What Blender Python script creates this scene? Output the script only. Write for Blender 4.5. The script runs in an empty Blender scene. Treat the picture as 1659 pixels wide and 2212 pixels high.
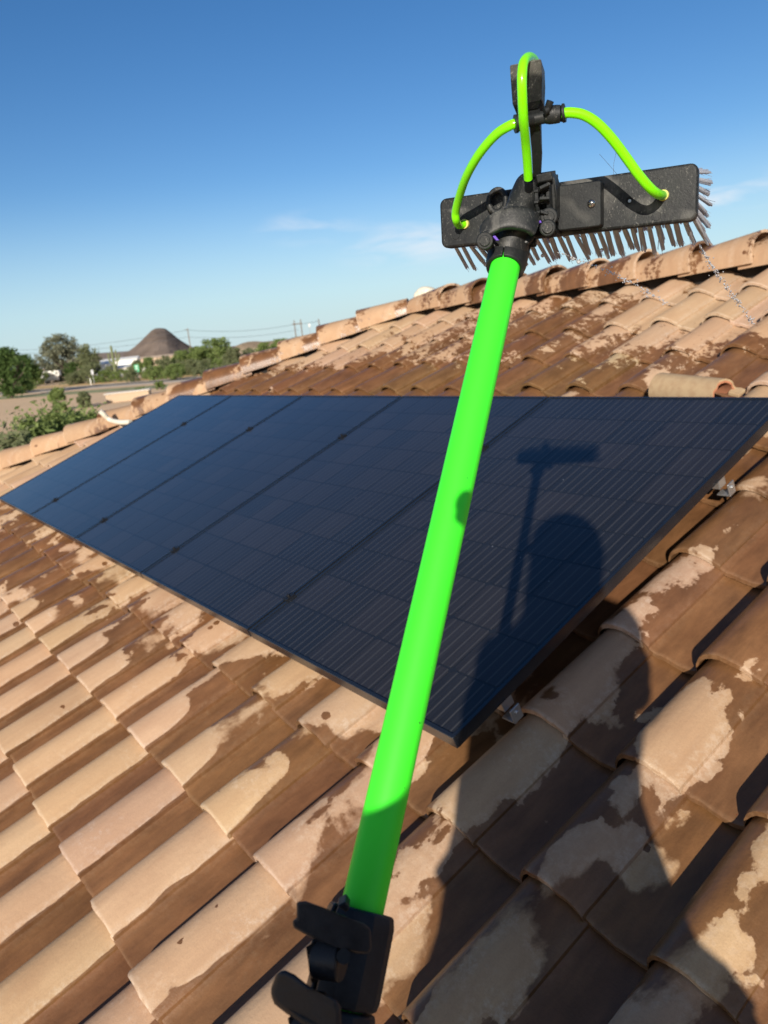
import bpy, bmesh, math, random
import numpy as np
from mathutils import Vector, Matrix, noise as mnoise
R_ = math.radians
random.seed(11)
SC = bpy.context.scene
COL = SC.collection

# ---------------------------------------------------------------- camera
F_PX, PX, PY = 1660.0, 829.5, 1106.0            # calibration on a 1659 x 2212 grid
CAM_Z = 4.9                                      # eye height above the yard
CAM = Vector((0, 0, CAM_Z))
C_RIGHT = Vector((0.60017178, 0.79336579, -0.10180651))
C_UP = Vector((-0.12195243, 0.21655165, 0.96862428))
C_FWD = Vector((-0.79051973, 0.5689254, -0.22672108))
cam = bpy.data.cameras.new('camera')
cam_o = bpy.data.objects.new('camera', cam)
COL.objects.link(cam_o)
rot = Matrix((C_RIGHT, C_UP, -C_FWD)).transposed()
cam_o.matrix_world = Matrix.Translation(CAM) @ rot.to_4x4()
cam.sensor_fit = 'VERTICAL'
cam.sensor_height = 36.0
cam.sensor_width = 27.0
cam.lens = 36.0 * F_PX / 2212.0
cam.clip_start = 0.02
cam.clip_end = 9000
cam.dof.use_dof = True
cam.dof.focus_distance = 0.95
cam.dof.aperture_fstop = 9.0
SC.camera = cam_o

# ---------------------------------------------------------------- world and sun
SUN_DIR = Vector((-0.63572229, 0.70851947, -0.30636142)).normalized()   # light travels this way
SUN_EL = math.asin(-SUN_DIR.z)
SUN_AZ = math.atan2(-SUN_DIR.x, -SUN_DIR.y)
world = bpy.data.worlds.new('World')
SC.world = world
world.use_nodes = True
wn = world.node_tree
bg = wn.nodes['Background']
sky = wn.nodes.new('ShaderNodeTexSky')
sky.sky_type = 'NISHITA'
sky.sun_disc = False
sky.sun_elevation = SUN_EL
sky.sun_rotation = SUN_AZ
sky.altitude = 1200
sky.air_density = 1.0
sky.dust_density = 0.15
sky.ozone_density = 2.0
# a few thin cirrus wisps low in the sky, each round its own direction
tcw = wn.nodes.new('ShaderNodeTexCoord')
mpw = wn.nodes.new('ShaderNodeMapping'); mpw.inputs['Scale'].default_value = (7.0, 7.0, 34.0)
nzw = wn.nodes.new('ShaderNodeTexNoise'); nzw.inputs['Scale'].default_value = 1.6; nzw.inputs['Detail'].default_value = 7; nzw.inputs['Distortion'].default_value = 0.4
rpw = wn.nodes.new('ShaderNodeMapRange'); rpw.inputs['From Min'].default_value = 0.42; rpw.inputs['From Max'].default_value = 0.72
wn.links.new(tcw.outputs['Generated'], mpw.inputs['Vector']); wn.links.new(mpw.outputs[0], nzw.inputs['Vector']); wn.links.new(nzw.outputs['Fac'], rpw.inputs['Value'])
acc = None
for wx, wy, wr, wa in ((670, 492, .085, .55), (905, 525, .13, .75), (1570, 415, .10, .80), (1010, 300, .05, .0), (-500, 420, .16, .4), (2300, 380, .2, .4)):
    dd_ = (C_RIGHT * ((wx - PX) / F_PX) - C_UP * ((wy - PY) / F_PX) + C_FWD).normalized()
    ds_ = wn.nodes.new('ShaderNodeVectorMath'); ds_.operation = 'SUBTRACT'; wn.links.new(tcw.outputs['Generated'], ds_.inputs[0]); ds_.inputs[1].default_value = dd_
    ms_ = wn.nodes.new('ShaderNodeVectorMath'); ms_.operation = 'MULTIPLY'; wn.links.new(ds_.outputs[0], ms_.inputs[0]); ms_.inputs[1].default_value = (1, 1, 3.2)
    ln_ = wn.nodes.new('ShaderNodeVectorMath'); ln_.operation = 'LENGTH'; wn.links.new(ms_.outputs[0], ln_.inputs[0])
    mr_ = wn.nodes.new('ShaderNodeMapRange'); mr_.interpolation_type = 'SMOOTHSTEP'; wn.links.new(ln_.outputs['Value'], mr_.inputs['Value'])
    mr_.inputs['From Min'].default_value = wr; mr_.inputs['From Max'].default_value = 0; mr_.inputs['To Max'].default_value = wa
    if acc is None: acc = mr_.outputs[0]
    else:
        ad_ = wn.nodes.new('ShaderNodeMath'); ad_.operation = 'ADD'; wn.links.new(acc, ad_.inputs[0]); wn.links.new(mr_.outputs[0], ad_.inputs[1]); acc = ad_.outputs[0]
fm_ = wn.nodes.new('ShaderNodeMath'); fm_.operation = 'MULTIPLY'; wn.links.new(acc, fm_.inputs[0]); wn.links.new(rpw.outputs[0], fm_.inputs[1])
mxw = wn.nodes.new('ShaderNodeMix'); mxw.data_type = 'RGBA'
wn.links.new(fm_.outputs[0], mxw.inputs['Factor'])
hsv = wn.nodes.new('ShaderNodeHueSaturation'); hsv.inputs['Hue'].default_value = .507; hsv.inputs['Saturation'].default_value = 1.30; hsv.inputs['Value'].default_value = 1.0
wn.links.new(sky.outputs[0], hsv.inputs['Color'])
# pale blue air low over the horizon
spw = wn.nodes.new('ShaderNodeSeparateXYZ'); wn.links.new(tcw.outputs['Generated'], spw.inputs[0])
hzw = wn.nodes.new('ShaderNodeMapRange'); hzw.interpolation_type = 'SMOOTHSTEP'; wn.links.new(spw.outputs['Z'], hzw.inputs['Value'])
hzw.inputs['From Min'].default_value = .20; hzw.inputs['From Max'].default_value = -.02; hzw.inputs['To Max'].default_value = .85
mhw = wn.nodes.new('ShaderNodeMix'); mhw.data_type = 'RGBA'; wn.links.new(hzw.outputs[0], mhw.inputs['Factor']); wn.links.new(hsv.outputs[0], mhw.inputs['A']); # sunward sky, out of view, whitened and warmed to tint the roof's shade
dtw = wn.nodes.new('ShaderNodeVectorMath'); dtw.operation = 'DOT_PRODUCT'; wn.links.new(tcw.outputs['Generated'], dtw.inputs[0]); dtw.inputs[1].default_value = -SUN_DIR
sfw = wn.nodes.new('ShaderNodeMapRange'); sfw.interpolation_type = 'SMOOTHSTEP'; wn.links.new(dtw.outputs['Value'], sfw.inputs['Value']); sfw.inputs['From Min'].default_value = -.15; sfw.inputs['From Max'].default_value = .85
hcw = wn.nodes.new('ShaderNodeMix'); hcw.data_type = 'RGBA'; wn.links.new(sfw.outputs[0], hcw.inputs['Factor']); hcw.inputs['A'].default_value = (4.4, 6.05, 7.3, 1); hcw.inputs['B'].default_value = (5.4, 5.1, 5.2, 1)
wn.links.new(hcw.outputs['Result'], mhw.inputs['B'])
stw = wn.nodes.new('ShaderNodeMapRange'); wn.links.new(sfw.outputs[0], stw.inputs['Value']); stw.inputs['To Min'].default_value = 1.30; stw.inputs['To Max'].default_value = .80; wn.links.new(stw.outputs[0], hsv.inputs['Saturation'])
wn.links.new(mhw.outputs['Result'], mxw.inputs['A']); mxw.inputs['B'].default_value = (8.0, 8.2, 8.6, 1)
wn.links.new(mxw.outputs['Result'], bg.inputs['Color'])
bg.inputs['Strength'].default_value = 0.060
sun = bpy.data.lights.new('sun', 'SUN')
sun.energy = 3.2
sun.angle = R_(0.53)
sun.color = (1.0, 0.91, 0.79)
sun_o = bpy.data.objects.new('sun', sun)
COL.objects.link(sun_o)
sun_o.rotation_euler = SUN_DIR.to_track_quat('-Z', 'Y').to_euler()
sun_o.location = (3, -3, 9)
SC.view_settings.view_transform = 'Standard'
SC.view_settings.look = 'None'
SC.view_settings.gamma = 1
SC.view_settings.exposure = 0.88
try:
    SC.cycles.max_bounces = 6
    SC.cycles.transparent_max_bounces = 10
    SC.cycles.caustics_reflective = False
    SC.cycles.caustics_refractive = False
except Exception:
    pass

# ---------------------------------------------------------------- helpers
def cray(x, y):
    """direction (world) of calibration-grid pixel, unit depth along the view axis"""
    return C_RIGHT * ((x - PX) / F_PX) - C_UP * ((y - PY) / F_PX) + C_FWD
def W(x, y, z):
    return CAM + cray(x, y) * z
def on_ground(x, y, zg=0.0):
    r = cray(x, y)
    return CAM + r * ((zg - CAM.z) / r.z)
def horizon_y(x):
    return 849.9 - (x + 430.8) * math.tan(R_(6.0))
def depth_of(p):
    return (p - CAM).dot(C_FWD)

class MB:
    def __init__(s): s.v = []; s.f = []
    def add(s, vs, fs):
        o = len(s.v); s.v += [tuple(q) for q in vs]; s.f += [tuple(i + o for i in q) for q in fs]; return s
    def box(s, c, size, M=None):
        c = Vector(c); h = Vector(size) / 2; vs = []
        for dz in (-1, 1):
            for dy in (-1, 1):
                for dx in (-1, 1):
                    p = Vector((dx * h.x, dy * h.y, dz * h.z))
                    vs.append((M @ p if M else p) + c)
        return s.add(vs, [(0, 2, 3, 1), (4, 5, 7, 6), (0, 1, 5, 4), (2, 6, 7, 3), (0, 4, 6, 2), (1, 3, 7, 5)])
    def tube(s, pts, rad, n=12, cap=True, flat=None, up=None):
        """sweep; rad scalar or list; flat = list/scalar of second radius"""
        pts = [Vector(p) for p in pts]; m = len(pts)
        rad = rad if hasattr(rad, '__len__') else [rad] * m
        flat = rad if flat is None else (flat if hasattr(flat, '__len__') else [flat] * m)
        t0 = (pts[1] - pts[0]).normalized()
        ref = Vector(up) if up is not None else (Vector((0, 0, 1)) if abs(t0.z) < .9 else Vector((1, 0, 0)))
        a = (ref - t0 * ref.dot(t0)).normalized()
        vs = []
        for i, p in enumerate(pts):
            t = (pts[min(i + 1, m - 1)] - pts[max(i - 1, 0)]).normalized()
            a = (a - t * a.dot(t)).normalized(); b = t.cross(a)
            for k in range(n):
                th = 2 * math.pi * k / n
                vs.append(p + a * (math.cos(th) * rad[i]) + b * (math.sin(th) * flat[i]))
        fs = []
        for i in range(m - 1):
            for k in range(n):
                k2 = (k + 1) % n
                fs.append((i * n + k, i * n + k2, (i + 1) * n + k2, (i + 1) * n + k))
        if cap:
            fs.append(tuple(range(n - 1, -1, -1))); fs.append(tuple((m - 1) * n + k for k in range(n)))
        return s.add(vs, fs)
    def band(s, pts, hw, hh, up, n=20, p=.45):
        """sweep of a rounded rectangle"""
        pts = [Vector(q) for q in pts]; m = len(pts); vs = []; up = Vector(up)
        for i, q in enumerate(pts):
            t = (pts[min(i + 1, m - 1)] - pts[max(i - 1, 0)]).normalized()
            a = (up - t * up.dot(t)).normalized(); b = t.cross(a)
            for k in range(n):
                th = 2 * math.pi * k / n; c_, s_ = math.cos(th), math.sin(th)
                vs.append(q + a * (math.copysign(abs(c_) ** p, c_) * hw[i]) + b * (math.copysign(abs(s_) ** p, s_) * hh[i]))
        fs = [(i * n + k, i * n + (k + 1) % n, (i + 1) * n + (k + 1) % n, (i + 1) * n + k) for i in range(m - 1) for k in range(n)]
        fs += [tuple(range(n - 1, -1, -1)), tuple((m - 1) * n + k for k in range(n))]
        return s.add(vs, fs)
    def prism(s, poly, d):
        """poly: list of Vectors (planar), extruded by vector d"""
        n = len(poly); d = Vector(d)
        vs = [Vector(p) for p in poly] + [Vector(p) + d for p in poly]
        fs = [tuple(range(n - 1, -1, -1)), tuple(range(n, 2 * n))]
        fs += [(i, (i + 1) % n, n + (i + 1) % n, n + i) for i in range(n)]
        return s.add(vs, fs)
    def ball(s, c, r, M=None, ns=12, nr=8):
        c = Vector(c); r = Vector((r, r, r)) if not hasattr(r, '__len__') else Vector(r)
        vs = []; fs = []
        for i in range(nr + 1):
            ph = math.pi * i / nr
            for k in range(ns):
                th = 2 * math.pi * k / ns
                p = Vector((r.x * math.sin(ph) * math.cos(th), r.y * math.sin(ph) * math.sin(th), r.z * math.cos(ph)))
                vs.append((M @ p if M else p) + c)
        for i in range(nr):
            for k in range(ns):
                k2 = (k + 1) % ns
                fs.append((i * ns + k, (i + 1) * ns + k, (i + 1) * ns + k2, i * ns + k2))
        return s.add(vs, fs)
    def mesh(s, name, mat=None, smooth=True, ang=35):
        me = bpy.data.meshes.new(name)
        me.from_pydata([tuple(q) for q in s.v], [], s.f)
        me.validate()
        if mat: me.materials.append(mat)
        bm = bmesh.new(); bm.from_mesh(me)
        bmesh.ops.remove_doubles(bm, verts=bm.verts, dist=1e-6)
        bmesh.ops.recalc_face_normals(bm, faces=bm.faces)
        bm.to_mesh(me); bm.free()
        if smooth:
            me.polygons.foreach_set('use_smooth', [True] * len(me.polygons))
            me.set_sharp_from_angle(angle=R_(ang))
        return me

def link(name, me, parent=None, loc=None, bevel=0, seg=2):
    o = bpy.data.objects.new(name, me); COL.objects.link(o)
    if parent: o.parent = parent
    if loc is not None: o.location = loc
    if bevel:
        b = o.modifiers.new('bevel', 'BEVEL'); b.width = bevel; b.segments = seg; b.limit_method = 'ANGLE'; b.angle_limit = R_(40)
    return o
def tag(o, label=None, cat=None, group=None, kind=None):
    if label: o['label'] = label
    if cat: o['category'] = cat
    if group: o['group'] = group
    if kind: o['kind'] = kind
    return o
def empty(name, loc=(0, 0, 0), label=None, cat=None, group=None, M=None, kind=None):
    o = bpy.data.objects.new(name, None); COL.objects.link(o)
    o.empty_display_size = .1
    if M is not None: o.matrix_world = M
    else: o.location = loc
    return tag(o, label, cat, group, kind)

# node helpers
class NT:
    def __init__(s, name):
        s.m = bpy.data.materials.new(name); s.m.use_nodes = True
        s.t = s.m.node_tree; s.b = s.t.nodes['Principled BSDF']
    def n(s, typ, **kw):
        q = s.t.nodes.new(typ)
        for k, v in kw.items(): setattr(q, k, v)
        return q
    def l(s, a, b): s.t.links.new(a, b)
    def put(s, sock, v):
        if hasattr(v, 'links'): s.l(v, sock)
        else: sock.default_value = v
    def math(s, op, a, b=0.0, c=None, clamp=False):
        q = s.n('ShaderNodeMath', operation=op, use_clamp=clamp)
        s.put(q.inputs[0], a); s.put(q.inputs[1], b)
        if c is not None: s.put(q.inputs[2], c)
        return q.outputs[0]
    def vmath(s, op, a, b=None, scale=None):
        q = s.n('ShaderNodeVectorMath', operation=op)
        s.put(q.inputs[0], a)
        if b is not None: s.put(q.inputs[1], b)
        if scale is not None: s.put(q.inputs['Scale'], scale)
        return q.outputs['Value'] if op in ('LENGTH', 'DOT_PRODUCT', 'DISTANCE') else q.outputs[0]
    def noise(s, vec, scale, detail=4, rough=.55, dist=0.0, out='Fac'):
        q = s.n('ShaderNodeTexNoise'); q.inputs['Scale'].default_value = scale; q.inputs['Detail'].default_value = detail
        q.inputs['Roughness'].default_value = rough; q.inputs['Distortion'].default_value = dist
        if vec is not None: s.l(vec, q.inputs['Vector'])
        return q.outputs[out]
    def rng(s, v, a, b, c=0.0, d=1.0, smooth=False):
        q = s.n('ShaderNodeMapRange'); q.interpolation_type = 'SMOOTHSTEP' if smooth else 'LINEAR'
        s.put(q.inputs['Value'], v)
        for i, x in zip(('From Min', 'From Max', 'To Min', 'To Max'), (a, b, c, d)): q.inputs[i].default_value = x
        return q.outputs[0]
    def mix(s, f, a, b, mode='MIX'):
        q = s.n('ShaderNodeMix', data_type='RGBA', blend_type=mode)
        s.put(q.inputs['Factor'], f)
        for k, v in (('A', a), ('B', b)):
            sk = q.inputs[k]
            if hasattr(v, 'links'): s.l(v, sk)
            else: sk.default_value = tuple(v) + ((1,) if len(v) == 3 else ())
        return q.outputs['Result']
    def bump(s, h, strength=.3, dist=.01, nrm=None):
        q = s.n('ShaderNodeBump'); q.inputs['Strength'].default_value = strength; q.inputs['Distance'].default_value = dist
        s.l(h, q.inputs['Height'])
        if nrm is not None: s.l(nrm, q.inputs['Normal'])
        return q.outputs[0]
    def coord(s, obj=None, out='Object'):
        q = s.n('ShaderNodeTexCoord')
        if obj: q.object = obj
        return q.outputs[out]
    def scale(s, v, sc):
        q = s.n('ShaderNodeMapping'); q.inputs['Scale'].default_value = sc; s.l(v, q.inputs['Vector']); return q.outputs[0]
def simple(name, col, rough=.6, metal=0, var=.12, scale=8, bump=0, bscale=60, spec=.5, **kw):
    t = NT(name)
    c = t.coord(out='Object')
    nz = t.noise(c, scale, 5, .6)
    f = t.rng(nz, .3, .7, 1 - var, 1 + var)
    t.l(t.mix(1.0, col, t.n_rgb(f) if False else f, 'MULTIPLY'), t.b.inputs['Base Color'])
    t.b.inputs['Roughness'].default_value = rough; t.b.inputs['Metallic'].default_value = metal
    t.b.inputs['Specular IOR Level'].default_value = spec
    if bump: t.l(t.bump(t.noise(c, bscale, 4), bump, .002), t.b.inputs['Normal'])
    for k, v in kw.items(): t.b.inputs[k.replace('_', ' ')].default_value = v
    return t.m

# ================================================================ LARGE STRUCTURE
# ---------------- roof frame
PITCH_A = R_(20.4146)
HC, K_H = 1.33, 1.2377
X_AX = Vector((1, 0, 0)); Y_AX = Vector((0, math.cos(PITCH_A), math.sin(PITCH_A))); N_AX = X_AX.cross(Y_AX)
ROOF_M = Matrix.Translation(CAM - N_AX * HC) @ Matrix((X_AX, Y_AX, N_AX)).transposed().to_4x4()
ROOF_I = ROOF_M.inverted()
def roof_pt(x, y, h=0.0):
    """where the view ray of grid pixel (x, y) meets the plane h above the tile crests, roof coordinates"""
    r = cray(x, y); o = ROOF_M @ Vector((0, 0, h))
    t = (o - CAM).dot(N_AX) / r.dot(N_AX)
    return ROOF_I @ (CAM + r * t)

house = empty('house', M=ROOF_M, label='house under a weathered tan clay tile roof carrying the solar panels', cat='house')

# ---------------- tile material (everything in roof coordinates)
WET = [  # cx, cy, rx, ry, amount (positive wet, negative dry)
    (-3.6, .42, 3.0, .24, .42), (-6.0, .45, 2.2, .5, .45), (-1.9, .40, .6, .22, .30),
    (-1.55, .10, .25, .2, -.15), (-1.62, -.02, .16, .07, .9), (-1.44, -.16, .2, .08, .9),
    (-.95, 1.75, .55, .95, .62), (-.75, .35, .75, .75, .10), (-.85, 1.02, .22, .16, -.20), (-.95, .55, .25, .3, .22), (-.45, .9, .4, .6, .42),
    (-1.05, 1.02, .16, .13, -.42), (-.66, 1.02, .09, .22, -.30), (-.80, .68, .07, .08, -.50),
    (-1.23, .74, .10, .16, -.45), (-1.16, .57, .09, .07, -.25), (-.99, .38, .16, .08, -.28), (-.62, .36, .14, .12, -.22),
    (-1.30, .30, .18, .10, .22), (-1.02, .10, .2, .10, .15), (-1.35, -.05, .2, .12, .25), (-.72, .12, .1, .1, -.3),
    (-4.6, 2.72, 2.4, .42, .85), (-2.9, 2.62, 1.2, .42, .42), (-2.75, 3.05, .36, .3, .35), (-1.68, 2.93, .42, .22, .75),
    (-2.0, 2.92, .3, .10, .35), (-1.2, 2.5, .3, .3, -.2), (-3.45, 3.75, .55, .35, .35), (-4.1, 3.35, 1.5, .50, .30), (-3.1, 3.45, .45, .55, .55),
    (-1.6, 3.75, 1.1, .55, -.75), (-2.6, 3.62, .55, .35, -.55), (-5.4, 3.6, 1.0, .5, -.25), (-6.0, 2.9, .5, .5, .30),
    (-7.4, 1.3, 1.0, 1.0, -.30),
]
CREST_X = -.925
def tile_material(name, dry, tint_obj=False):
    t = NT(name)
    P = t.coord(obj=house)
    sx = t.n('ShaderNodeSeparateXYZ'); t.l(P, sx.inputs[0]); X, Y, Z = sx.outputs
    PP = P
    n1 = t.noise(t.scale(PP, (1.5, .8, .6)), 4.2, 6, .55, .35)
    n1b = t.noise(t.scale(PP, (1.0, .9, .3)), 10.0, 5, .55, .3)
    n2 = t.noise(PP, 60.0, 5, .65)
    n3 = t.noise(PP, 24.0, 6, .8)
    ph = t.math('MULTIPLY', t.math('ADD', X, .925 - .185), 2 * math.pi / .30)
    flank = t.math('COSINE', ph)                       # 1 in the trough and on the right flank
    # dry stretch of roof where only the channels stay wet
    q_ = t.vmath('MULTIPLY', t.vmath('SUBTRACT', PP, (-2.9, -.52, 0)), (1 / 2.3, 1 / .92, 0))
    stripe = t.rng(t.vmath('LENGTH', q_), 1.12, .80, 0, 1, True)
    amp = t.rng(stripe, 0, 1, 2.3, .75)
    S = t.math('MULTIPLY', t.math('SUBTRACT', n1, .5), amp)
    S = t.math('ADD', S, t.math('MULTIPLY', t.math('SUBTRACT', n1b, .5), t.rng(stripe, 0, 1, 1.25, .8)))
    S = t.math('ADD', S, t.math('MULTIPLY', flank, .30))
    S = t.math('ADD', S, t.math('MULTIPLY', t.math('SUBTRACT', n2, .5), .20))
    ph2 = t.math('FRACT', t.math('ADD', t.math('DIVIDE', t.math('SUBTRACT', X, CREST_X + .150), .30), .5))
    fl2 = t.rng(t.math('ADD', t.math('ABSOLUTE', t.math('SUBTRACT', ph2, .5)), t.math('MULTIPLY', t.math('SUBTRACT', n1b, .5), .10)), .255, .165, 0, 1, True)
    S = t.math('ADD', S, t.math('MULTIPLY', t.math('MULTIPLY', fl2, stripe), 1.15))
    S = t.math('SUBTRACT', S, t.math('MULTIPLY', stripe, .62))
    for cx, cy, rx, ry, am in WET:
        v = t.vmath('MULTIPLY', t.vmath('SUBTRACT', PP, (cx, cy, 0)), (1 / rx, 1 / ry, 0))
        d = t.vmath('LENGTH', v)
        S = t.math('ADD', S, t.rng(d, 1.25, .35, 0, am, True))
    far = t.rng(Y, 2.5, 3.0, 0, 1, True)                # splashed, speckled zone up the roof
    S = t.math('ADD', S, t.math('MULTIPLY', t.math('MULTIPLY', t.math('SUBTRACT', n3, .5), 3.1), far))
    ew = t.rng(t.noise(PP, 3.3, 3), .48, .68, .045, .26)
    wet = t.math('SMOOTH_MAX', 0.0, t.math('DIVIDE', t.math('SUBTRACT', S, .10), ew), .02)
    wet = t.math('MINIMUM', wet, 1.0)
    damp = t.rng(S, -.06, .12, 0, 1, True)
    # single drops
    vo = t.n('ShaderNodeTexVoronoi'); vo.inputs['Scale'].default_value = 11.0; t.l(PP, vo.inputs['Vector'])
    dsel = t.math('GREATER_THAN', t.noise(PP, 3.1, 2), .53)
    rsz = t.math('MULTIPLY', t.math('FRACT', t.math('MULTIPLY', t.noise(vo.outputs['Position'], 5, 0), 37.0)), .24)
    drop = t.math('MULTIPLY', t.math('LESS_THAN', t.math('ADD', vo.outputs['Distance'], t.math('MULTIPLY', t.math('SUBTRACT', n2, .5), .12)), rsz), dsel)
    wet = t.math('MAXIMUM', wet, drop)
    oi = t.n('ShaderNodeObjectInfo')
    rnd = t.math('FRACT', t.math('MULTIPLY', oi.outputs['Random'], 7.31))
    # base colour
    cl = t.noise(t.scale(PP, (1.6, .5, 1)), 7.0, 6, .6)
    grain = t.noise(PP, 260.0, 3, .7)
    strk = t.noise(t.scale(PP, (60, 3.0, 20)), 1.0, 3, .6)
    base = t.mix(t.rng(cl, .35, .68), dry, (dry[0] * .80, dry[1] * .74, dry[2] * .72))
    base = t.mix(t.rng(rnd, 0, 1, 0, .35), base, (dry[0] * .92, dry[1] * .80, dry[2] * .70))
    base = t.mix(t.rng(strk, .42, .75, 0, .32), base, (dry[0] * .70, dry[1] * .66, dry[2] * .66))
    base = t.mix(t.rng(grain, .45, .75, 0, .30), base, (dry[0] * .55, dry[1] * .5, dry[2] * .48))
    # chalky bloom along crest breaks and drying edges
    bl = t.noise(PP, 60.0, 6, .78)
    edge = t.math('MULTIPLY', t.rng(t.math('ABSOLUTE', t.math('SUBTRACT', t.math('COSINE', t.math('MULTIPLY', t.math('ADD', X, .925 - .095), 2 * math.pi / .30)), 1.0)), .10, 0, 0, 1), t.rng(bl, .42, .62))
    base = t.mix(t.math('MULTIPLY', edge, .30), base, (.62, .52, .42))
    chalk = t.math('MULTIPLY', t.rng(t.noise(PP, 5.5, 4), .56, .70), t.rng(bl, .5, .7, 0, .6))
    base = t.mix(chalk, base, (.60, .50, .40))
    # orange clay bodies where the face has flaked
    chip = t.rng(t.noise(PP, 9.0, 5, .6, .4), .76, .77)
    base = t.mix(chip, base, (.50, .20, .10))
    lc = t.n('ShaderNodeSeparateXYZ'); t.l(t.coord(), lc.inputs[0])
    wear = t.math('MULTIPLY', t.rng(t.math('ABSOLUTE', t.math('ADD', lc.outputs[1], t.math('MULTIPLY', t.math('SUBTRACT', n2, .5), .02))), .011, .004), t.rng(bl, .40, .58, .15, 1))
    base = t.mix(t.math('MULTIPLY', wear, .8), base, (.62, .47, .34))
    q = t.n('ShaderNodeAttribute'); q.attribute_type = 'OBJECT'; q.attribute_name = 'color'
    base = t.mix(1.0, base, oi.outputs['Color'], 'MULTIPLY')
    wetc = t.mix(1.0, base, (.385, .278, .190), 'MULTIPLY')
    wv_ = t.rng(t.noise(t.scale(PP, (2.6, .7, 1)), 9.0, 6, .65), .32, .68, .70, 1.22)
    wetc = t.mix(1.0, wetc, wv_, 'MULTIPLY')
    rim = t.math('MULTIPLY', t.math('MULTIPLY', t.rng(S, -.16, .06), t.rng(S, .16, .10)), t.rng(bl, .46, .56, 0, .22))
    base = t.mix(rim, base, (.68, .55, .42))
    dampc = t.mix(1.0, base, (.80, .74, .68), 'MULTIPLY')
    c1 = t.mix(t.math('MULTIPLY', damp, .55), base, dampc)
    c2 = t.mix(wet, c1, wetc)
    t.l(c2, t.b.inputs['Base Color'])
    t.l(t.rng(wet, 0, 1, .88, .33), t.b.inputs['Roughness'])
    t.l(t.rng(wet, 0, 1, .25, .5), t.b.inputs['Specular IOR Level'])
    h = t.math('ADD', t.math('MULTIPLY', grain, .35), t.math('MULTIPLY', t.noise(PP, 70, 5, .6), .9))
    h = t.math('ADD', h, t.math('MULTIPLY', strk, .5))
    t.l(t.bump(h, .55, .0022), t.b.inputs['Normal'])
    return t.m
TILE_MAT = tile_material('clay_tile', (.515, .352, .222))

# ---------------- tiles
PW = .30; SEAM0 = -.825; CREST0 = -.925
HB = .080; TH = .017
def prof(s):
    """height over one tile, s = 0 at the previous seam, .30 at this seam; crest at .20; steep left side, long right side"""
    s = s % PW
    if s < .105: s += PW
    if s <= .20:
        u = (.20 - s) / .072
        if u >= 1: return -HB
        return -HB * (1 - math.sqrt(max(0, 1 - u ** 2.2)))
    u = (s - .20) / .19
    if u >= 1: return -HB
    c = u * u * (3 - 2 * u)
    return -HB * c
BUTTS = [-1.93, -1.58, -1.23, -.88, -.53, -.177, .170, .517, .864, 1.215, 1.575, 1.93, 2.28, 2.635, 3.0, 3.37, 3.74]
TL = .415
SAMP = [-.018, .0, .015, .035, .06, .085, .11, .126, .1285, .132, .138, .147, .160, .178, .20, .222, .244, .262, .280, .298]
NXT = len(SAMP) - 1
def tile_builder(length=TL, jit=0, drop=.026, seed=0):
    rr = random.Random(seed)
    mb = MB(); ss = SAMP
    # a small lip where the roll overlaps the next tile
    def top(s, y):
        z = prof(s) - drop * y / .353
        if s < .016: z -= .010
        if s > .285: z += .0
        return z
    ys = [0.0, .006, length]
    vt = []
    ej = [rr.uniform(-jit, jit) for _ in ss]
    for j, y in enumerate(ys):
        for i, s in enumerate(ss):
            zz = top(s, y) + (-.003 if j == 0 else 0)
            vt.append(Vector((s, y + (ej[i] if j < 2 else 0), zz)))
    n = NXT + 1
    vb = []
    for y in (ys[0], ys[2]):
        for i, s in enumerate(ss):
            vb.append(Vector((s + (.0), y + (ej[i] if y == 0 else 0), top(s, y) - TH)))
    fs = []
    for j in range(2):
        for i in range(NXT): fs.append((j * n + i, j * n + i + 1, (j + 1) * n + i + 1, (j + 1) * n + i))
    o = 3 * n
    for i in range(NXT): fs.append((o + i, o + n + i, o + n + i + 1, o + i + 1))
    for i in range(NXT):
        fs.append((i, o + i, o + i + 1, i + 1)); fs.append((2 * n + i, 2 * n + i + 1, o + n + i + 1, o + n + i))
    fs.append((0, n, 2 * n, o + n, o)); fs.append((NXT, o + NXT, o + n + NXT, 2 * n + NXT, n + NXT))
    mb.add(vt + vb, fs)
    return mb
TILE_MESH = [tile_builder(jit=.0022, seed=k).mesh('roof_tile', TILE_MAT, ang=48) for k in range(8)]
RIDGE_Y = 4.10
def hip_x(y): return -5.33 - (4.0 - y) * .967
def col_x(k): return SEAM0 - PW + PW * k         # local origin (previous seam) of column k
YELLOW = {(13, -5), (13, -6), (13, -9), (13, -10)}
cands = []
for r, yb in enumerate(BUTTS):
    for k in range(-29, 9):
        x0 = col_x(k); xc = x0 + .15; yc = yb + .18
        if xc < hip_x(yc) - .12: continue
        cut = x0 - .03 < hip_x(yb + TL) + .02 or yb + TL > RIDGE_Y - .02
        wp = ROOF_M @ Vector((xc, yc, 0)); d = wp - CAM; z = d.dot(C_FWD)
        px = PX + F_PX * d.dot(C_RIGHT) / z if z > .1 else 1e6; py = PY - F_PX * d.dot(C_UP) / z if z > .1 else 1e6
        vis = z > .1 and -180 < px < 1840 and 300 < py < 2420
        hid = -6.35 < xc < -1.40 and .95 < yc < 2.30
        if hid: vis = False
        cands.append(((0 if vis else 1), d.length, r, k, x0, yb, cut))
cands.sort()
rest = MB()
ntile = 0
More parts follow.
